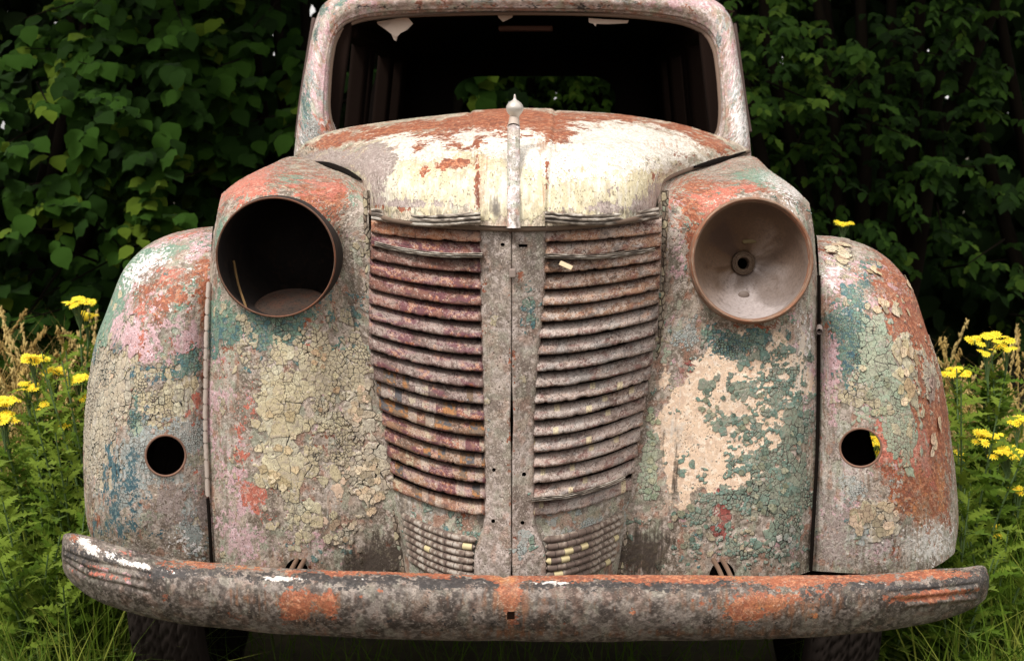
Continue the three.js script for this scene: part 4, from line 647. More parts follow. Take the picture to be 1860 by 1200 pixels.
const paintB = makePaint({ bb: [90, 940, 1820, 1190], seed: 61, ground: [[94, 84, 78], [60, 51, 46], [130, 119, 112]], speck: .65, grain: 1.4, mott: .35, coats: [
  ['mauve', -0.6, [200, 1070, 50, 10, .5], [1560, 1110, 60, 10, .4], [1740, 1090, 40, 10, .5]],
  ['black', -0.3, [560, 1050, 140, 10, .7], [800, 1056, 130, 11, 1.0], [1060, 1056, 120, 10, 1.0], [1270, 1062, 70, 14, .8], [1540, 1062, 60, 16, .9], [1680, 1066, 60, 12, .9], [1770, 1050, 30, 20, 1.0], [190, 1010, 50, 12, .9], [140, 985, 16, 20, .7], [330, 1040, 80, 9, .9], [1470, 1110, 50, 30, .5], [660, 1130, 300, 14, .3]],
  ['chrome', -0.62, [150, 985, 26, 12, .95, 20], [190, 1000, 30, 12, .8, 15], [250, 1026, 44, 9, 1.3, 10], [500, 1049, 44, 6, 1.15, 2], [345, 1036, 30, 5, .7], [640, 1052, 70, 4, .85], [860, 1056, 60, 4, 1.0], [1010, 1058, 50, 5, 1.15], [430, 1040, 40, 5, .5], [1590, 1060, 60, 5, .7], [1700, 1052, 40, 6, .7], [1480, 1060, 40, 6, .6], [330, 1100, 6, 8, .6], [275, 1100, 10, 6, .7]],
  ['pink', -0.45, [220, 998, 36, 7, .8, 14], [190, 1035, 80, 4, .7, 10], [205, 1055, 60, 4, .6, 8]],
  ['coral', -0.55, [235, 1005, 30, 5, .8, 12], [200, 1048, 70, 4, .9, 9], [200, 1034, 80, 3, .7, 9]],
  ['rust', -0.4, [350, 1024, 60, 8, .95], [470, 1032, 60, 6, .8], [620, 1040, 90, 6, 1.0], [820, 1043, 110, 6, 1.0], [1030, 1048, 120, 7, 1.1], [1250, 1050, 120, 10, 1.2], [1440, 1052, 80, 9, 1.1], [1600, 1048, 80, 8, 1.0], [1720, 1040, 60, 9, 1.1], [130, 976, 16, 8, .8], [560, 1096, 46, 24, 1.1], [530, 1094, 16, 26, .8], [600, 1098, 12, 26, .8], [928, 1070, 26, 20, 1.0], [928, 1110, 16, 40, .9], [1380, 1100, 60, 22, 1.05, -15], [1350, 1110, 30, 22, .9], [1470, 1085, 40, 20, .8], [1270, 1090, 24, 12, .8], [1660, 1084, 70, 8, 1.3, -4], [1730, 1076, 40, 7, 1.1, -8], [690, 1072, 10, 8, .9], [655, 1084, 5, 5, 1.1], [300, 1084, 6, 6, .9], [420, 1120, 30, 12, .5], [1000, 1115, 5, 5, .9], [1150, 1112, 6, 5, .9]],
  ['ruststain', -0.5, [700, 1085, 260, 26, .4], [1200, 1085, 260, 26, .5], [420, 1080, 60, 30, .5], [1600, 1095, 80, 24, .5], [928, 1100, 30, 50, .8], [560, 1110, 60, 30, .6], [1400, 1110, 90, 30, .7], [800, 1150, 500, 8, .5], [1300, 1150, 300, 8, .5]],
  ['orange', -0.42, [470, 1029, 80, 5, .8], [340, 1021, 40, 6, .7], [720, 1041, 90, 5, .7], [920, 1046, 50, 6, .9], [1300, 1048, 90, 6, .8], [925, 1066, 18, 14, .8], [560, 1090, 26, 14, .6], [1400, 1096, 40, 16, .65], [1500, 1098, 16, 10, .6], [1700, 1036, 60, 5, .8], [1480, 1118, 10, 8, .9], [1650, 1084, 40, 4, .7]],
] });
const groove = (x, y, pts, w) => { for (let i = 0; i + 1 < pts.length; i++) { const [ax, ay] = pts[i], [bx, by] = pts[i + 1]; if (x >= ax && x <= bx) { const d = y - lerp(ay, by, (x - ax) / (bx - ax)), e = sm(pts[0][0], pts[0][0] + 10, x) * sm(pts[pts.length - 1][0], pts[pts.length - 1][0] - 12, x); return e * Math.exp(-(d / w) * (d / w)); } } return 0; };
panel('bumper', car, bumperSheet, { nu: 760, nv: 84, tw: 1900, th: 240, paint: paintB, gain: 1.0, bump: 0.5, rough: 0.7, holes: [{ x: 928, y: 1117, rx: 7, ry: 7, box: 1 }], label: 'dark rusty bumper bar, bent up at its left end',
  relief: (x, y) => { let h = 0; for (const k of [0, 17, 34]) h -= 0.0042 * groove(x, y, [[112, 1000 + k * .6], [160, 1020 + k * .9], [280, 1044 + k]], 4.2); for (const k of [0, 15]) h += 0.0035 * groove(x, y, [[1610 + k * 2, 1083 + k], [1690, 1078 + k], [1782, 1066 + k * 1.2]], 4.5) - 0.003 * groove(x, y, [[1610 + k * 2, 1076 + k], [1690, 1071 + k], [1782, 1060 + k * 1.2]], 3); h -= 0.004 * Math.exp(-(((x - 915) / 8) ** 2)) * sm(1060, 1046, y); return h + 0.004 * (fbm(x / 70, y / 40, 2, 99) - 0.5); } });
{
  const c = at(928, 1117, .235); part('bumper_bolt_box', new THREE.BoxGeometry(.02, .02, .03).translate(c.x, c.y, c.z), stdMat(lin(70, 46, 32), .9), car);
  for (const [x, s] of [[535, 1], [549, 1], [1300, -1], [1316, -1]]) part('bumper_iron', tube([at(x + s * 4, 1016, -.02), at(x - s * 6, 1034, .08), at(x - s * 14, 1052, .16)], .0045, 12, 8), stdMat(lin(118, 92, 74), .85), car);
  // what carries it: chassis, axle, valance in the dark
  for (const x of [-.36, .36]) part('chassis_rail', new RoundedBoxGeometry(.06, .11, 3.0, 2, .01).translate(x, .42, -1.55), dark, car);
  part('axle', tube([V3(-.6, .33, -.36), V3(0, .30, -.36), V3(.6, .33, -.36)], .035, 16, 10), dark, car);
  part('radiator', new RoundedBoxGeometry(.46, .62, .06, 2, .01).translate(0, .80, -.18), darker, car);
  part('splash_plate', new THREE.BoxGeometry(1.0, .004, .5).translate(0, .40, -.35), darker, car);
}
// --- wheels
function wheel(x, z, label) {
  const R = .355, w = .085, g = new THREE.BufferGeometry(), pos = [], ix = [], na = 220, nw = 44;
  const prof = (t) => { const a = (t - .5) * 2; return [a * w * (1 - .12 * Math.pow(Math.abs(a), 6)), R - .012 * a * a - .055 * Math.pow(Math.abs(a), 5)]; };
  for (let i = 0; i <= na; i++) for (let j = 0; j <= nw; j++) { const [px, r0] = prof(j / nw), th = i / na * Math.PI * 2, a = (j / nw - .5) * 2; let r = r0; if (Math.abs(a) < .78) { const ph = i / na * 64 + Math.abs(((j / nw * 5) % 1) - .5) * 1.6; const gr = Math.abs((ph % 1) - .5); r -= .007 * sm(.36, .46, gr); const lw = Math.abs((((j / nw - .11) * 5.1) % 1) - .5); r -= .006 * sm(.40, .47, lw); } pos.push(px, Math.cos(th) * r, Math.sin(th) * r); if (i < na && j < nw) { const q = i * (nw + 1) + j; ix.push(q, q + 1, q + nw + 1, q + nw + 1, q + 1, q + nw + 2); } }
  for (const s of [0, 1]) { }
  g.setAttribute('position', new THREE.Float32BufferAttribute(pos, 3)); g.setIndex(ix); g.computeVertexNormals();
  const W = new THREE.Group(); W.name = 'wheel'; W.position.set(x, R - .01, z); car.add(W);
  part('tyre', g, matte(lin(40, 34, 31)), W, label);
  const rim = new THREE.LatheGeometry([[.02, .0], [.15, .02], [.2, .05], [.215, .07], [.27, .075]].map(([r, y]) => new THREE.Vector2(r, y)), 40); rim.rotateZ(x < 0 ? Math.PI / 2 : -Math.PI / 2); part('rim', rim, dark, W);
}
wheel(-.705, -.46, 'worn zigzag tread of the left front tyre'); wheel(.66, -.46, 'worn zigzag tread of the right front tyre'); wheel(-.60, -2.45); wheel(.60, -2.45);
for (const s of [-1, 1]) { // inner wing behind the wheels
  part('inner_wing', new THREE.BoxGeometry(.012, .5, 1.0).translate(s * .46, .62, -.6), dark, car);
}
// --- cab: windscreen frame, side walls with posts, back wall, roof
const inner = [[614, 262], [600, 228], [594, 200], [595, 150], [600, 100], [608, 68], [624, 47], [652, 35], [700, 28], [800, 23], [950, 21], [1100, 24], [1190, 31], [1250, 42], [1284, 60], [1300, 88], [1306, 120], [1310, 160], [1312, 200], [1309, 232], [1296, 262]];
const outer = [[533, 300], [537, 255], [541, 220], [549, 160], [558, 110], [566, 66], [576, 30], [592, 4], [640, -18], [780, -24], [950, -26], [1120, -24], [1230, -18], [1292, -2], [1322, 22], [1334, 58], [1341, 104], [1350, 160], [1357, 214], [1362, 255], [1365, 300]];
const zs = (y) => lerp(-1.10, -1.27, sm(270, -30, y));
const frameSheet = new Sheet([0, 1, 2, 3, 4, 5, 6].map((r) => inner.map(([ix, iy], i) => { const [ox, oy] = outer[i], f = [-.10, 0, .14, .45, .8, 1, .99][r], dz = [-.075, -.03, -.008, .012, .004, -.035, -.14][r]; const x = lerp(ix, ox, f), y = lerp(iy, oy, f); return [x, y, zs((iy + oy) / 2) + dz]; })));
const paintF = makePaint({ bb: [500, -60, 1400, 330], seed: 71, ground: [[186, 166, 160], [156, 138, 128], [206, 192, 188]], coats: [
  ['pink', -0.1, [575, 130, 20, 90, .6], [660, -10, 50, 14, .8], [1260, 0, 50, 20, .7], [1330, 120, 14, 90, .4]], ['coral', -0.35, [570, 225, 24, 20, .9], [640, -8, 40, 12, .7], [560, 150, 8, 60, .4], [1335, 80, 6, 20, .5]],
  ['grey', -0.15, [565, 170, 14, 60, .5], [1345, 200, 14, 60, .5], [560, 240, 20, 20, .6], [1320, 60, 20, 40, .4], [900, -10, 300, 10, .4]], ['teal', -0.35, [600, 14, 30, 10, .9, -20], [560, 150, 10, 40, .7], [556, 200, 10, 30, .6], [570, 60, 8, 20, .5]],
  ['white', -0.35, [1340, 150, 12, 90, .7], [1350, 240, 14, 30, .8], [570, 120, 12, 60, .4], [545, 255, 16, 20, .5], [1290, 10, 30, 16, .5]], ['rust', -0.35, [602, 170, 8, 90, .6], [620, 55, 20, 20, .5], [950, 10, 300, 8, .5], [1300, 150, 6, 90, .4], [590, 225, 12, 20, .6]],
  ['black', -0.55, [950, 12, 300, 7, .8], [1304, 130, 5, 80, .7]] ] });
panel('windscreen_frame', car, frameSheet, { nu: 320, nv: 50, tw: 1200, th: 200, paint: paintF, gain: 0.6, bump: 0.5, relief: (x, y, u, v) => -0.003 * Math.exp(-(((v - .36) / .025) ** 2)) + 0.003 * Math.exp(-(((v - .28) / .03) ** 2)) });
{
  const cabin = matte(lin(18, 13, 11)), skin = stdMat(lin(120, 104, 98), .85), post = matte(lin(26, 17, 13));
  // rubber edge inside the opening
  part('windscreen_seal', tube(inner.map(([x, y]) => at(x * .994 + 5.7, y + 2, zs(y) - .045)), .007, 160, 8), stdMat(lin(112, 92, 78), .8), car);
  const LX = (px, py, y) => at(px, py, zs(py)), XL = (y) => lerp(at(545, 225, -1.15).x, at(590, 20, -1.3).x, clamp((y - 1.22) / .3)) + .05, XR = (y) => lerp(at(1356, 225, -1.15).x, at(1318, 20, -1.3).x, clamp((y - 1.22) / .3)) - .05;
  const beam = (a, b, w, d) => { const v = b.clone().sub(a), l = v.length(), g = new RoundedBoxGeometry(w, l, d, 2, Math.min(w, d) * .25); g.applyQuaternion(new THREE.Quaternion().setFromUnitVectors(V3(0, 1, 0), v.normalize())); const m = a.clone().add(b).multiplyScalar(.5); g.translate(m.x, m.y, m.z); return g; };
  for (const [s, X] of [[-1, XL], [1, XR]]) {
    const P = (y, z) => V3(X(y), y, z);
    part('door_skin', beam(P(.82, -1.16), P(.82, -2.9), .04, .72), skin, car);
    part('waist_rail', beam(P(1.21, -1.16), P(1.21, -2.9), .05, .05), post, car);
    part('roof_rail', beam(P(1.53, -1.34), P(1.52, -2.9), .06, .08), post, car);
    for (const [z0, z1, d] of [[-1.22, -1.30, .03], [-1.74, -1.70, .07], [-1.86, -1.84, .05], [-2.42, -2.38, .09], [-2.86, -2.80, .14]]) part('door_post', beam(P(1.16, z0), P(1.54, z1), .05, d), post, car);
    const edge = s < 0 ? [[568, 34], [556, 110], [545, 180], [537, 250]] : [[1336, 44], [1345, 110], [1356, 190], [1364, 240]];
    part('door_edge', tube(edge.map(([x, y]) => at(x - s * 2, y, zs(y) - .06)), .0065, 24, 8), stdMat(lin(74, 56, 50), .8), car);
  }
  // back wall with its window
  const zb = -2.88, sh = new THREE.Shape(), pt = (x, y) => { const p = at(x, y, zb); return [p.x, p.y]; };
  sh.moveTo(-.62, .5); sh.lineTo(.68, .5); sh.lineTo(.68, 1.3); sh.lineTo(.60, 1.58); sh.lineTo(-.54, 1.58); sh.lineTo(-.62, 1.3); sh.closePath();
  const ho = new THREE.Path(), [ax, ay] = pt(822, 138), [bx, by] = pt(1118, 226), r = .07; ho.moveTo(ax + r, by); ho.lineTo(bx - r, by); ho.quadraticCurveTo(bx, by, bx, by + r); ho.lineTo(bx, ay - r * 1.2); ho.quadraticCurveTo(bx, ay, bx - r * 1.6, ay); ho.lineTo(ax + r * 1.6, ay); ho.quadraticCurveTo(ax, ay, ax, ay - r * 1.2); ho.lineTo(ax, by + r); ho.quadraticCurveTo(ax, by, ax + r, by); sh.holes.push(ho);
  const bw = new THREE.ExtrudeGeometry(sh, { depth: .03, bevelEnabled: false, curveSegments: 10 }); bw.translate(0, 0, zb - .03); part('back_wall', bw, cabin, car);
  // roof
  const rg = new THREE.BufferGeometry(), pos = [], ix = []; for (let j = 0; j <= 30; j++) for (let i = 0; i <= 40; i++) { const a = i / 40 * 2 - 1, t = j / 30, z = lerp(-1.275, -2.95, t), y0 = 1.555, cx = .03; pos.push(cx + a * .52, y0 + .07 * (1 - Math.pow(Math.abs(a), 3.2)) * (0.55 + .45 * Math.sin(Math.PI * Math.min(1, t * 1.05))) - .06 * Math.pow(t, 6), z); if (i < 40 && j < 30) { const q = j * 41 + i; ix.push(q, q + 1, q + 41, q + 41, q + 1, q + 42); } }
  rg.setAttribute('position', new THREE.Float32BufferAttribute(pos, 3)); rg.setIndex(ix); rg.computeVertexNormals(); part('roof', rg, stdMat(lin(110, 90, 80), .85), car);
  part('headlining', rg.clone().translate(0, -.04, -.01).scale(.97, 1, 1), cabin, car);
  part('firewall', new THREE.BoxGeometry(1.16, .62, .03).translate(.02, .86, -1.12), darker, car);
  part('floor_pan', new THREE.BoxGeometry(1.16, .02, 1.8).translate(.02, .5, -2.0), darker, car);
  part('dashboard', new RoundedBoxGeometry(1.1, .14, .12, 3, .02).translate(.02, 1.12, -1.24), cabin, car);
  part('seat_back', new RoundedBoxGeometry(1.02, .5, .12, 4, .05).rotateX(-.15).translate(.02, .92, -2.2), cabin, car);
  // torn lining hanging in the windscreen, and a visor knob
  const rag = (list, z, seed, label) => { const r2 = rng(seed), s2 = new THREE.Shape(list.map(([x, y]) => { const p = at(x, y, z); return new THREE.Vector2(p.x, p.y); })); const g = new THREE.ExtrudeGeometry(s2, { depth: .002, bevelEnabled: false, steps: 1 }); let e = g; e = mergeVertices(e.deleteAttribute('uv').deleteAttribute('normal')); const p = e.attributes.position; for (let i = 0; i < p.count; i++) p.setZ(i, p.getZ(i) + z + .02 * (fbm(p.getX(i) * 40, p.getY(i) * 40, 2, seed) - .5)); const ee = e.toNonIndexed(); ee.computeVertexNormals(); return part('torn_lining', ee, stdMat(lin(204, 186, 172), .95), car, label); };
  rag([[680, 31], [700, 33], [722, 30], [742, 33], [750, 43], [740, 54], [728, 60], [722, 66], [719, 75], [715, 72], [711, 62], [698, 52], [686, 44]], -1.33, 4, 'pale torn scrap of lining hanging at upper left');
  rag([[900, 20], [916, 24], [936, 22], [930, 32], [914, 40], [906, 33]], -1.36, 5); rag([[1069, 33], [1100, 35], [1142, 37], [1140, 42], [1104, 44], [1084, 43], [1082, 48], [1078, 43], [1070, 41]], -1.33, 6);
  const vb = at(955, 52, -1.5); part('roof_bracket', new RoundedBoxGeometry(.15, .014, .05, 2, .004).translate(vb.x, vb.y, vb.z), stdMat(lin(84, 52, 38), .8), car);
  const k = at(1291, 110, -1.30), kg = new THREE.SphereGeometry(.011, 16, 12); kg.scale(.9, 2.2, .8); kg.translate(k.x, k.y, k.z); part('door_catch', kg, stdMat(lin(126, 96, 82), .7), car);
}
// lifted chips of paint, curling off the metal
chips(npL, noseL, [[672, 880, 26, 50, 30, 8, 1.6, 'bone'], [648, 732, 24, 30, 14, 9, 1.6, 'bone'], [505, 800, 40, 90, 16, 10, 1.4, 'cream'], [620, 960, 40, 30, 10, 8, 1.6, 'bone'], [590, 690, 50, 60, 14, 6, 1.4, 'tan']], 3);
chips(npR, noseR, [[1400, 850, 60, 90, 34, 7, 1.6, 'flake'], [1185, 820, 14, 90, 16, 7, 1.6, 'sage'], [1330, 740, 60, 50, 20, 6, 1.4, 'flake'], [1255, 960, 50, 40, 14, 7, 1.6, 'flake'], [1430, 980, 30, 30, 10, 7, 1.6, 'grey']], 5);
chips(wpL, wingL, [[200, 655, 30, 40, 14, 14, 4, 'bone', .6], [186, 760, 30, 80, 18, 12, 3, 'bone', .8], [290, 722, 50, 30, 10, 10, 2, 'cream'], [166, 840, 10, 60, 8, 11, 3, 'bone', .7]], 7);
chips(wpR, wingR, [[1526, 464, 20, 22, 9, 16, 5, 'bone'], [1648, 680, 18, 56, 14, 11, 2.5, 'cream', 1.15], [1636, 566, 12, 10, 4, 12, 4, 'bone'], [1602, 558, 20, 8, 4, 12, 4, 'bone'], [1648, 516, 10, 12, 4, 12, 4, 'bone'], [1566, 930, 14, 34, 8, 14, 2.5, 'bone', 1.4], [1612, 940, 20, 30, 10, 11, 2.5, 'bone'], [1690, 690, 8, 40, 6, 12, 2.2, 'mauve', 1.3], [1595, 490, 24, 10, 6, 11, 3, 'cream'], [1595, 690, 30, 60, 8, 8, 2, 'sage'], [1700, 800, 8, 40, 4, 10, 3, 'bone', 1.6]], 9);

// ------------------------------------------------------------------ leaves, flowers, grass
// a leaf lies in the xz plane, its stalk at the origin, its tip towards +z, its upper side towards +y
function outlineLeaf(half, opt = {}) {           // half = [[z, x] ...] from stalk to tip; folded along the midrib and curved
  const { fold = 0.25, droop = 0.25, ripple = 0 } = opt, pos = [], ix = [], n = half.length;
  half.forEach(([z, x], i) => { const y = -droop * z * z + 0.02; pos.push(0, y, z); for (const s of [-1, 1]) pos.push(s * x, y + fold * x + ripple * Math.sin(i * 2.1 + s) * x, z); });
  for (let i = 0; i + 1 < n; i++) { const a = i * 3, b = a + 3; ix.push(a, b, b + 1, a, b + 1, a + 1, a, a + 2, b + 2, a, b + 2, b); }
  const g = new THREE.BufferGeometry(); g.setAttribute('position', new THREE.Float32BufferAttribute(pos, 3)); g.setIndex(ix); g.computeVertexNormals(); return g;
}
const broadLeaf = [outlineLeaf([[0, .01], [.08, .2], [.25, .39], [.45, .45], [.64, .40], [.78, .28], [.86, .15], [1.0, .01]], { fold: .22, droop: .28, ripple: .12 }), outlineLeaf([[0, .01], [.06, .18], [.22, .36], [.42, .43], [.6, .41], [.74, .3], [.84, .14], [1.0, .01]], { fold: -.1, droop: .4, ripple: .2 }), outlineLeaf([[0, .01], [.1, .24], [.28, .40], [.5, .42], [.7, .31], [.85, .13], [.97, .01]], { fold: .35, droop: .1, ripple: .1 })];
const smallLeaf = [outlineLeaf([[0, .01], [.15, .16], [.35, .34], [.45, .22], [.6, .36], [.75, .2], [.88, .16], [1, .01]], { fold: .2, droop: .25 }), outlineLeaf([[0, .01], [.2, .28], [.45, .36], [.7, .28], [1, .01]], { fold: .25, droop: .3 })];
function leafMat(r, g, b, tr = 0.4, rough = 0.82) { return new THREE.MeshPhysicalMaterial({ color: new THREE.Color().setRGB(r, g, b), roughness: rough, transmission: tr, thickness: 0, side: THREE.DoubleSide, specularIntensity: 0.12 }); }
const M4 = new THREE.Matrix4(), Q4 = new THREE.Quaternion(), S4 = V3(), P4 = V3();
// collects leaves; the largest in view become parts of their own, the rest one part
class Leaves {
  constructor() { this.l = []; }
  add(p, dir, up, size, tone, kind = 0) { this.l.push({ p: p.clone(), dir: dir.clone().normalize(), up: up.clone(), size, tone, kind }); }
  matrix(o) { const z = o.dir, x = o.up.clone().cross(z).normalize(), y = z.clone().cross(x); return new THREE.Matrix4().makeBasis(x, y, z).scale(V3(o.size, o.size, o.size)).setPosition(o.p); }
  build(parent, geos, mats, nameOne, nameAll, single = 0, see = () => true) {
    const items = this.l.map((o) => ({ o, d: o.p.distanceTo(camera.position), v: see(o.p) }));
    const order = items.filter((i) => i.v).sort((a, b) => b.o.size / b.d - a.o.size / a.d), one = new Set(order.slice(0, single).map((i) => i.o));
    const tones = mats.length;
    for (const o of one) { const m = part(nameOne, geos[o.kind % geos.length], mats[Math.min(tones - 1, Math.floor(o.tone * tones))], parent); M4.copy(this.matrix(o)); M4.decompose(m.position, m.quaternion, m.scale); }
    geos.forEach((g, k) => mats.forEach((mt, t) => { const sel = this.l.filter((o) => !one.has(o) && o.kind % geos.length === k && Math.min(tones - 1, Math.floor(o.tone * tones)) === t); if (!sel.length) return; const im = new THREE.InstancedMesh(g, mt, sel.length); im.name = nameAll; im.userData.kind = 'stuff'; im.castShadow = im.receiveShadow = true; sel.forEach((o, i) => im.setMatrixAt(i, this.matrix(o))); parent.add(im); }));
  }
}
const inView = (p) => { P4.copy(p).project(camera); return Math.abs(P4.x) < 1 && Math.abs(P4.y) < 1 && P4.z < 1; };
const rv = (r, a = 1) => V3(r() - .5, r() - .5, r() - .5).multiplyScalar(2 * a);
// a hedge bush: boughs from its foot, twigs at its face, leaves alternate along each twig
function bush(name, label, category, group, { x0, x1, zf, depth, h, n, size, seed, geos, mats, single, per = 9, dens = (x, y) => 1, face = (x, y) => 0, trunkColor = [26, 21, 15] }) {
  const r = rng(seed), cx = (x0 + x1) / 2, o = thing(name, label, category, V3(cx, 0, zf - depth * .6), group), L = new Leaves(), boughs = [];
  const base = o.position.clone();
  for (let k = 0; k < 9; k++) { const tx = lerp(x0, x1, (k + .5) / 9 + (r() - .5) * .08), a = V3(cx + (tx - cx) * .35, -.05, base.z + (r() - .5) * .3), b = V3(tx, h * (.45 + .2 * r()), zf - depth * (.3 + .4 * r())), c = V3(tx + (r() - .5) * .5, h * (.8 + .2 * r()), zf - depth * (.2 + .5 * r())); boughs.push(tube([a, a.clone().lerp(b, .5).add(rv(r, .12)), b, c].map((p) => p.sub(base)), (t) => lerp(.045, .008, t), 18, 6)); }
  for (let k = 0; k < n; k++) {
    const x = lerp(x0, x1, r()), y = h * Math.pow(r(), 1.0), lay = r(); if (r() > dens(x, y)) continue;
    const out = lay < .55 ? r() * .22 : .22 + r() * (depth - .22), z = zf - out + face(x, y);
    const p = V3(x, y, z), d = V3((r() - .5) * 1.3, (r() - .62) * .8, .55 + r() * .5).normalize(), len = size * (2.2 + 2.4 * r()), m = Math.floor(per * (.6 + .7 * r()));
    if (lay < .55 && k % 7 === 0) boughs.push(tube([p.clone().addScaledVector(d, -len * 1.2), p.clone(), p.clone().addScaledVector(d, len)].map((q) => q.sub(base)), (t) => lerp(.006, .0018, t), 6, 5));
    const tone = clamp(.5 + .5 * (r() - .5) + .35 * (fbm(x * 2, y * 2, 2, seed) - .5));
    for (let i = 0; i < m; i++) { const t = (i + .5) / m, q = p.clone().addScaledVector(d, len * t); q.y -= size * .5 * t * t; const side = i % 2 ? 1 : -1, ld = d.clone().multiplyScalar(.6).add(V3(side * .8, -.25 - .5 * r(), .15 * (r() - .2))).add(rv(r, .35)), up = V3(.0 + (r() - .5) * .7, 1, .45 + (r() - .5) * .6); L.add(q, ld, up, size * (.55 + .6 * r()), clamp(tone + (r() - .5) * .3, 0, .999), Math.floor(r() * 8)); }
  }
  part('branch', mergeGeometries(boughs), matte(lin(...trunkColor)), o);
  for (const l of L.l) l.p.sub(base);
  L.build(o, geos, mats, 'leaf', 'foliage', single, (p) => inView(p.clone().add(base)));
  return o;
}
const hazelM = [leafMat(.008, .022, .003), leafMat(.014, .040, .004), leafMat(.030, .078, .007), leafMat(.105, .165, .014)];  // hazel greens; the last and palest is painted for lit leaves
const thornM = [leafMat(.006, .017, .003), leafMat(.011, .030, .004), leafMat(.020, .050, .006), leafMat(.055, .105, .012)];  // hawthorn greens, shade of the right edge put into the colour
const thornLight = [leafMat(.008, .022, .003), leafMat(.016, .042, .005), leafMat(.034, .078, .009), leafMat(.070, .125, .014)];  // same hawthorn leaves, lighter copy for the bush by the pillar
const thornBright = [leafMat(.020, .046, .005), leafMat(.035, .080, .008), leafMat(.060, .125, .012), leafMat(.11, .18, .020)];  // same leaves as a lit copy, brightness painted for the rear window
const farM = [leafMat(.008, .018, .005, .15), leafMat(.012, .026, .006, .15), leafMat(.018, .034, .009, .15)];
const gx = (px, z) => at(px, 500, z).x;
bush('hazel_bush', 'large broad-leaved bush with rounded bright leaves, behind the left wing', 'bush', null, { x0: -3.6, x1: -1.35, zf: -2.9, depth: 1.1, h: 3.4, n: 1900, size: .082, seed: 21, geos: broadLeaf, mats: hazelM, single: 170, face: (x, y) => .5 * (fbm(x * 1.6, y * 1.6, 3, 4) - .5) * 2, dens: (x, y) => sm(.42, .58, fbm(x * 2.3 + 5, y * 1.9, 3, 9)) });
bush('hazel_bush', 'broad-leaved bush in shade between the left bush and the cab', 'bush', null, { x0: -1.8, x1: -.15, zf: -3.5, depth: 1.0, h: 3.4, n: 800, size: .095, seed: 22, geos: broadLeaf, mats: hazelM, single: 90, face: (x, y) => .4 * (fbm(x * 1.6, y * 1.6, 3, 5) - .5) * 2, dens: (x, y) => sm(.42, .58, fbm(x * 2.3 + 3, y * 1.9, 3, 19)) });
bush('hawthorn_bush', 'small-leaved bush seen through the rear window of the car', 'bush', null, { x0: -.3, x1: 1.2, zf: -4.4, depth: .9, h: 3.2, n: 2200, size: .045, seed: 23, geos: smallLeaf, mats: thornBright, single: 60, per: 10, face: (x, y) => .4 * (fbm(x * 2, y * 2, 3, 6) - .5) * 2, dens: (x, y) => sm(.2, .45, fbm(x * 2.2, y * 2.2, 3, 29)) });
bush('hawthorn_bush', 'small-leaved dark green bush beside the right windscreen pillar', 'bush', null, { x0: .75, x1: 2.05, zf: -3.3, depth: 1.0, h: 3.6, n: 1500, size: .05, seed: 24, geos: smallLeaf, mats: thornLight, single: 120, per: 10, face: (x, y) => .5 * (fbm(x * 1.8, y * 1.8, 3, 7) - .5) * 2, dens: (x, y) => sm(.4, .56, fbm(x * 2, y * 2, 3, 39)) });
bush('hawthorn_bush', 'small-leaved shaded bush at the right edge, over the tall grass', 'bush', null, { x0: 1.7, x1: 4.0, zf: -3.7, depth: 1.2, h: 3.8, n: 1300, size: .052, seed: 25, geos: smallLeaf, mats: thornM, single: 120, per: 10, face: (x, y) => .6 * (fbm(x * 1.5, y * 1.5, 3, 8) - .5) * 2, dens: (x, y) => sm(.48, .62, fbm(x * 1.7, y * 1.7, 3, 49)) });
{ // the wood behind, one dark mass, plus an unseen canopy added for shade
  const r = rng(91), L = new Leaves();
  for (let k = 0; k < 60000; k++) { const z = -5.0 - 3.8 * r(), x = (r() - .5) * 15, y = 7 * Math.pow(r(), 1.15); L.add(V3(x, y, z), V3(r() - .5, -.3 - r() * .4, r() - .3), V3((r() - .5), 1, .6), .13 * (.7 + .7 * r()), r() * .999, Math.floor(r() * 4)); }
  for (let k = 0; k < 26000; k++) { const z = -1.5 - 4.6 * r(), x = (r() - .5) * 13, y = 3.3 + 3.2 * r(); L.add(V3(x, y, z), V3(r() - .5, -.3 - r() * .4, r() - .3), V3((r() - .5), 1, .6), .12 * (.7 + .7 * r()), r() * .999, Math.floor(r() * 4)); }  // unseen leaf canopy overhead, added to keep sky light off the hedge
  const holder = new THREE.Group(); L.build(holder, [broadLeaf[0]], farM, 'leaf', 'wood_and_added_canopy');
  for (const c of [...holder.children]) { scene.add(c); c.name = numbered('wood_and_added_canopy'); c.userData.kind = 'stuff'; c.userData.label = 'dark wood behind the bushes with an unseen leaf canopy added overhead for shade'; }
  for (let k = 0; k < 14; k++) { const x = -5.6 + k * .85 + (r() - .5) * .4, z = -6.8 - 1.6 * r(), g = tube([V3(0, -.1, 0), V3((r() - .5) * .2, 2.4, 0), V3((r() - .5) * .5, 6, (r() - .5) * .4)], (t) => lerp(.12, .05, t), 14, 9), T = thing('tree', `dark tree trunk standing in the wood, ${['far left', 'left of the hazel bush', 'behind the hazel bush', 'behind the left bush', 'left of the cab', 'behind the left pillar', 'behind the cab', 'behind the rear window', 'behind the right pillar', 'right of the cab', 'behind the right bush', 'over the right wing', 'near the right edge', 'at the right edge'][k]}`, 'tree', V3(x, 0, z)); part('trunk', g, matte(lin(24, 20, 16)), T); }
}
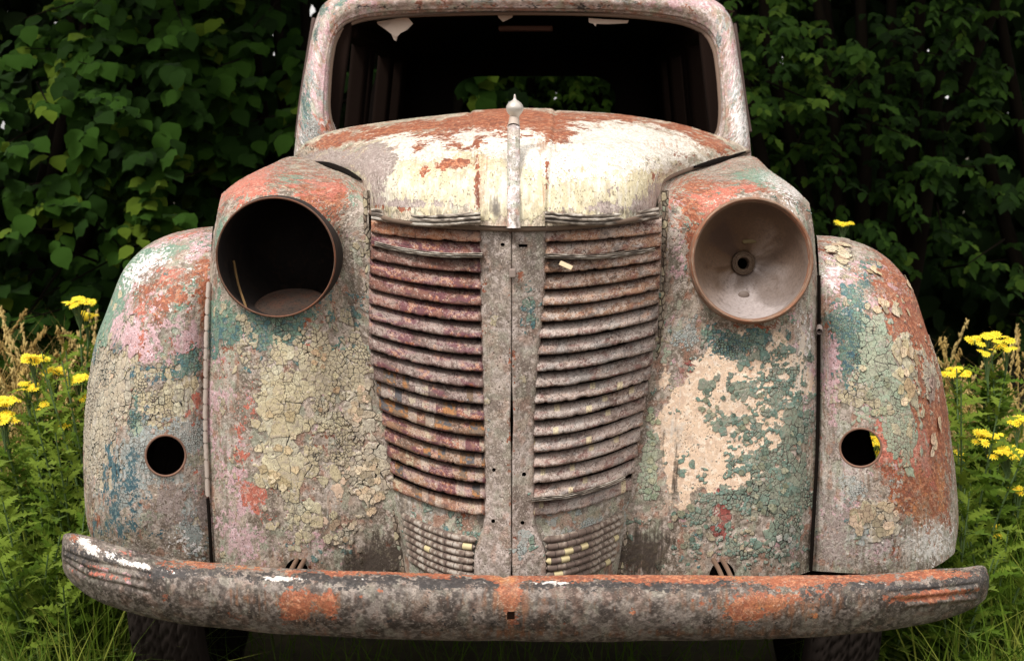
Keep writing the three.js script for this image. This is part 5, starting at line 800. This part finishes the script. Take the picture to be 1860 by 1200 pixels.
// ragwort
const rwLeaf = (() => { const half = []; for (let i = 0; i <= 14; i++) { const t = i / 14, w = .30 * Math.sin(Math.PI * Math.pow(t, .8)) * (1 - .2 * t); half.push([t, Math.max(.012, i % 2 ? w : w * .28)]); } return [outlineLeaf(half, { fold: .25, droop: .35, ripple: .25 }), outlineLeaf(half.map(([z, x]) => [z, x * .75]), { fold: .5, droop: -.1, ripple: .3 })]; })();
const rwM = [leafMat(.052, .105, .010), leafMat(.095, .165, .014), leafMat(.17, .24, .028)];
const stemM = stdMat(new THREE.Color().setRGB(.07, .12, .035), .8), petalM = new THREE.MeshPhysicalMaterial({ color: new THREE.Color().setRGB(.92, .74, .015), roughness: .7, transmission: .2, thickness: 0, side: THREE.DoubleSide }), discM = stdMat(new THREE.Color().setRGB(.80, .48, .012), .9), budM = stdMat(new THREE.Color().setRGB(.42, .42, .05), .85);
const flowerGeo = (() => { const pos = [], ix = []; const n = 12; for (let i = 0; i < n; i++) { const a = i / n * 6.2832, c = Math.cos(a), s = Math.sin(a), b = pos.length / 3, tip = [c * 1, .12 * Math.sin(i * 5), s * 1], w = .15; pos.push(c * .25, .05, s * .25, c * .65 - s * w, .09, s * .65 + c * w, c * .65 + s * w, .09, s * .65 - c * w, ...tip); ix.push(b, b + 1, b + 2, b + 1, b + 3, b + 2); } const g = new THREE.BufferGeometry(); g.setAttribute('position', new THREE.Float32BufferAttribute(pos, 3)); g.setIndex(ix); g.computeVertexNormals(); return g; })();
const discGeo = new THREE.SphereGeometry(.36, 10, 6, 0, 6.2832, 0, 1.6).scale(1, .6, 1), budGeo = new THREE.SphereGeometry(.32, 8, 6).scale(1, 1.3, 1);
function ragwort(label, foot, clusters, seed, leafN = 46) {
  const r = rng(seed), o = thing('ragwort', label, 'wildflower', foot, 'ragwort plants in the long grass'), stems = [], L = new Leaves();
  clusters.forEach(([px, py, z, n, spread], ci) => {
    const top = at(px, py, z).sub(foot), s0 = V3((r() - .5) * .06, 0, (r() - .5) * .06), mid = s0.clone().lerp(top, .55).add(V3((r() - .5) * .05, 0, (r() - .5) * .05)), low = top.clone().add(V3(0, -.06, 0)), curve = new THREE.CatmullRomCurve3([s0, mid, low]);
    stems.push(tube([s0, mid, low], (t) => lerp(.0048, .0026, t), 16, 6));
    for (let k = 0; k < n; k++) {
      const a = k * 2.4, d = 1.15 * spread * Math.sqrt((k + .5) / n), p = top.clone().add(V3(Math.cos(a) * d, -.25 * d + (r() - .5) * .018, Math.sin(a) * d));
      stems.push(tube([low.clone().add(V3(0, -.03 * r(), 0)), low.clone().lerp(p, .6).add(V3(0, .006, 0)), p.clone().add(V3(0, -.004, 0))], .0011, 5, 4));
      const bud = r() < .14, f = part(bud ? 'bud' : 'flower_head', bud ? budGeo : flowerGeo, bud ? budM : petalM, o); f.position.copy(p); f.scale.setScalar((bud ? .011 : .0138) * (.85 + .35 * r())); f.rotation.set(.75 * (r() - .1), r() * 6, .7 * (r() - .5));
      if (!bud) { const dm = part('disc', discGeo, discM, f); }
    }
    const ln = Math.floor(leafN / Math.max(1, Math.sqrt(clusters.length)));
    for (let k = 0; k < ln; k++) { const t = .04 + .93 * Math.pow((k + r()) / ln, .9), p = curve.getPointAt(t), a = k * 2.4 + r(), up = .25 + .35 * r(); L.add(p, V3(Math.cos(a), up, Math.sin(a)), V3(0, 1, .25), lerp(.15, .055, t) * (.75 + .5 * r()), clamp(.2 + .7 * t * r() + .2 * r(), 0, .999), k); }
  });
  part('stem', mergeGeometries(stems), stemM, o);
  L.build(o, rwLeaf, rwM, 'leaf', 'foliage', 60, (p) => inView(p.clone().add(foot)));
}
ragwort('ragwort with one high flower cluster close behind the left wing', V3(gx(165, -1.25), 0, -1.25), [[143, 543, -1.2, 20, .034], [158, 572, -1.25, 8, .02]], 201);
ragwort('ragwort with four yellow clusters left of the left wing', V3(gx(120, -1.0), 0, -1.0), [[62, 648, -.95, 15, .024], [98, 672, -1.0, 17, .026], [143, 684, -1.05, 16, .026], [50, 699, -.95, 11, .02], [76, 738, -.95, 4, .012], [118, 768, -.95, 8, .016], [146, 722, -1.05, 6, .015]], 202, 130);
ragwort('ragwort cut by the left edge of the picture', V3(gx(10, -.8), 0, -.8), [[8, 728, -.78, 18, .026], [6, 756, -.75, 14, .022]], 203, 80);
ragwort('lone ragwort flower above the right wing against the dark hedge', V3(gx(1520, -2.2), 0, -2.2), [[1532, 405, -2.2, 9, .024]], 204, 20);
ragwort('ragwort with spread single blooms right of the right wing, topmost', V3(gx(1800, -1.0), 0, -1.0), [[1795, 608, -1.0, 15, .042], [1797, 638, -.95, 5, .018], [1830, 622, -1.0, 8, .024]], 205, 110);
ragwort('ragwort with a flat yellow cluster touching the edge of the right wing', V3(gx(1760, -1.2), 0, -1.2), [[1738, 672, -1.2, 16, .032], [1742, 826, -1.1, 7, .016]], 206, 70);
ragwort('ragwort with a large low yellow cluster right of the right wing', V3(gx(1810, -.75), 0, -.75), [[1800, 790, -.75, 18, .03], [1832, 816, -.72, 20, .032], [1850, 760, -.8, 6, .018], [1852, 888, -.7, 5, .014], [1806, 964, -.65, 4, .012]], 207, 150);
ragwort('ragwort seen through the round hole in the right wing', V3(gx(1590, -1.35), 0, -1.35), [[1586, 798, -1.35, 16, .032], [1592, 826, -1.35, 6, .02]], 208, 30);
// flowerless leafy stems
[[60, -.55, 9], [120, -.6, 10], [30, -.35, 11], [165, -.75, 12], [95, -.35, 13], [1770, -.6, 14], [1830, -.45, 15], [1700, -.5, 16], [1640, -.35, 17], [1845, -.9, 18], [1760, -.3, 19], [140, -.95, 20], [1600, -.6, 21], [10, -1.1, 22]].forEach(([px, z, s], i) => {
  const r = rng(s * 77), x = gx(px, z), o = thing('leafy_weed', ['feathery green weed beside the left wing', 'feathery green weed under the yellow flowers at left', 'feathery green weed at the left edge', 'green weed touching the left wing', 'low green weed by the left bumper end', 'feathery green weed by the right wing', 'feathery green weed at the right edge', 'green weed behind the right bumper end', 'low green weed under the right bumper end', 'tall green weed at the right edge', 'low green weed in the lower right corner', 'tall green weed behind the left flowers', 'low weed under the right wing', 'tall weed in the grass at far left'][i], 'weed', V3(x, 0, z), 'leafy weeds around the car'), st = [], L = new Leaves();
  for (let b = 0; b < 5; b++) { const h = (.34 + .3 * r()) * (z < -.55 ? 1.15 : .85) * (px > 1550 && px < 1720 ? .62 : 1), t = V3((r() - .5) * .25, h, (r() - .5) * .25), c = new THREE.CatmullRomCurve3([V3((r() - .5) * .06, 0, (r() - .5) * .06), V3(t.x * .4, h * .55, t.z * .4), t]); st.push(tube(c.points, (q) => lerp(.0042, .0016, q), 12, 5)); const n = 30; for (let k = 0; k < n; k++) { const q = .06 + .94 * k / n, a = k * 2.4 + r(); L.add(c.getPointAt(q), V3(Math.cos(a), .2 + .6 * q, Math.sin(a)), V3(0, 1, .25), lerp(.13, .05, q) * (.7 + .5 * r()), clamp(.15 + .55 * q + .3 * r(), 0, .999), k); } }
  part('stem', mergeGeometries(st), stemM, o); L.build(o, rwLeaf, rwM, 'leaf', 'foliage', 50, (p) => inView(p.clone().add(o.position)));
});
// grass
function blade(bend, w = .012) { const pos = [], ix = [], n = 6; for (let i = 0; i <= n; i++) { const t = i / n, y = t * (1 - .35 * bend * t), z = bend * t * t * .75, ww = w * (1 - t * t * .98) * .5; pos.push(-ww, y, z, ww, y + 0.0, z + ww * .3); if (i < n) { const a = i * 2; ix.push(a, a + 1, a + 2, a + 1, a + 3, a + 2); } } const g = new THREE.BufferGeometry(); g.setAttribute('position', new THREE.Float32BufferAttribute(pos, 3)); g.setIndex(ix); g.computeVertexNormals(); return g; }
function panicle() { const gs = [], r = rng(31); gs.push(blade(.35, .006)); const q = (t) => V3(0, t * (1 - .35 * .35 * t), .35 * t * t * .75); for (let i = 0; i < 26; i++) { const t = .74 + .26 * i / 26, p = q(t), g = new THREE.SphereGeometry(.008, 5, 4).scale(.6, 2.4, .6); g.deleteAttribute('uv'); g.rotateX((r() - .5) * 1.4 + .3); g.rotateZ((r() - .5) * 1.4); g.translate(p.x + (r() - .5) * .035 * (1.1 - t), p.y + (r() - .5) * .02, p.z + (r() - .5) * .035 * (1.1 - t)); gs.push(g); } return mergeGeometries(gs); }
function scatter(name, geos, mats, n, seed, place, label) {
  const r = rng(seed), by = geos.map(() => mats.map(() => []));
  for (let k = 0; k < n; k++) { const q = place(r); if (!q) continue; const [x, z, h, lean] = q, e = new THREE.Euler((r() - .5) * lean, r() * 6.283, (r() - .5) * lean, 'YXZ'); by[Math.floor(r() * geos.length)][Math.floor(r() * mats.length)].push(new THREE.Matrix4().compose(V3(x, -.02, z), new THREE.Quaternion().setFromEuler(e), V3(h * (.8 + .5 * r()), h, h))); }
  by.forEach((a, i) => a.forEach((l, j) => { if (!l.length) return; const im = new THREE.InstancedMesh(geos[i], mats[j], l.length); im.name = numbered(name); im.userData.kind = 'stuff'; im.userData.label = label; im.castShadow = im.receiveShadow = true; l.forEach((m, k) => im.setMatrixAt(k, m)); scene.add(im); }));
}
const grassM = [leafMat(.075, .130, .012, .35), leafMat(.125, .190, .018, .35), leafMat(.22, .25, .040, .35)], strawM = [leafMat(.50, .35, .12, .25, .8), leafMat(.36, .24, .08, .25, .8), leafMat(.60, .45, .18, .25, .8)];
const gb = [blade(.3), blade(.7), blade(1.1), blade(.5, .008)], away = (x, z) => Math.abs(x - .02) < .86 && z > -3.0 && z < .3;
scatter('grass', gb, grassM, 26000, 301, (r) => { const x = (r() < .5 ? -1 : 1) * (.75 + 2.6 * r() * r() + .1 * r()), z = .5 - 3.3 * r(); if (away(x, z) && r() > .15) return null; return [x, z, (.22 + .3 * r()) * (z > -.2 ? .8 : 1), .7]; }, 'long green grass around the car');
scatter('grass', gb, grassM.slice(0, 1), 2600, 302, (r) => [(r() - .5) * 1.6, -.3 - 2.4 * r(), .10 + .16 * r(), 1.0], 'sparse weeds in the shade under the car');
scatter('dry_grass', [blade(.4, .0045), blade(.8, .0045), blade(1.1, .004), blade(.6, .004), blade(.9, .004), panicle()], strawM, 5200, 303, (r) => { const s = r() < .75 ? -1 : 1, x = s * (.92 + 2.0 * r()), z = -1.1 - 1.6 * r(); return [x, z, (.36 + .42 * r()) * (s > 0 ? .92 : 1), .75]; }, 'dry straw-coloured grass before the hedge');
scatter('grass', [blade(1.1, .016), blade(.9, .014), blade(1.3, .014)], [leafMat(.14, .20, .045, .35), leafMat(.10, .16, .022, .35)], 150, 304, (r) => { const s = r() < .7 ? -1 : 1; return [s * (.72 + .6 * r()), -.55 + .55 * r(), .30 + .16 * r(), .7]; }, 'long arching grass blades by the bumper ends');
renderer.render(scene, camera);
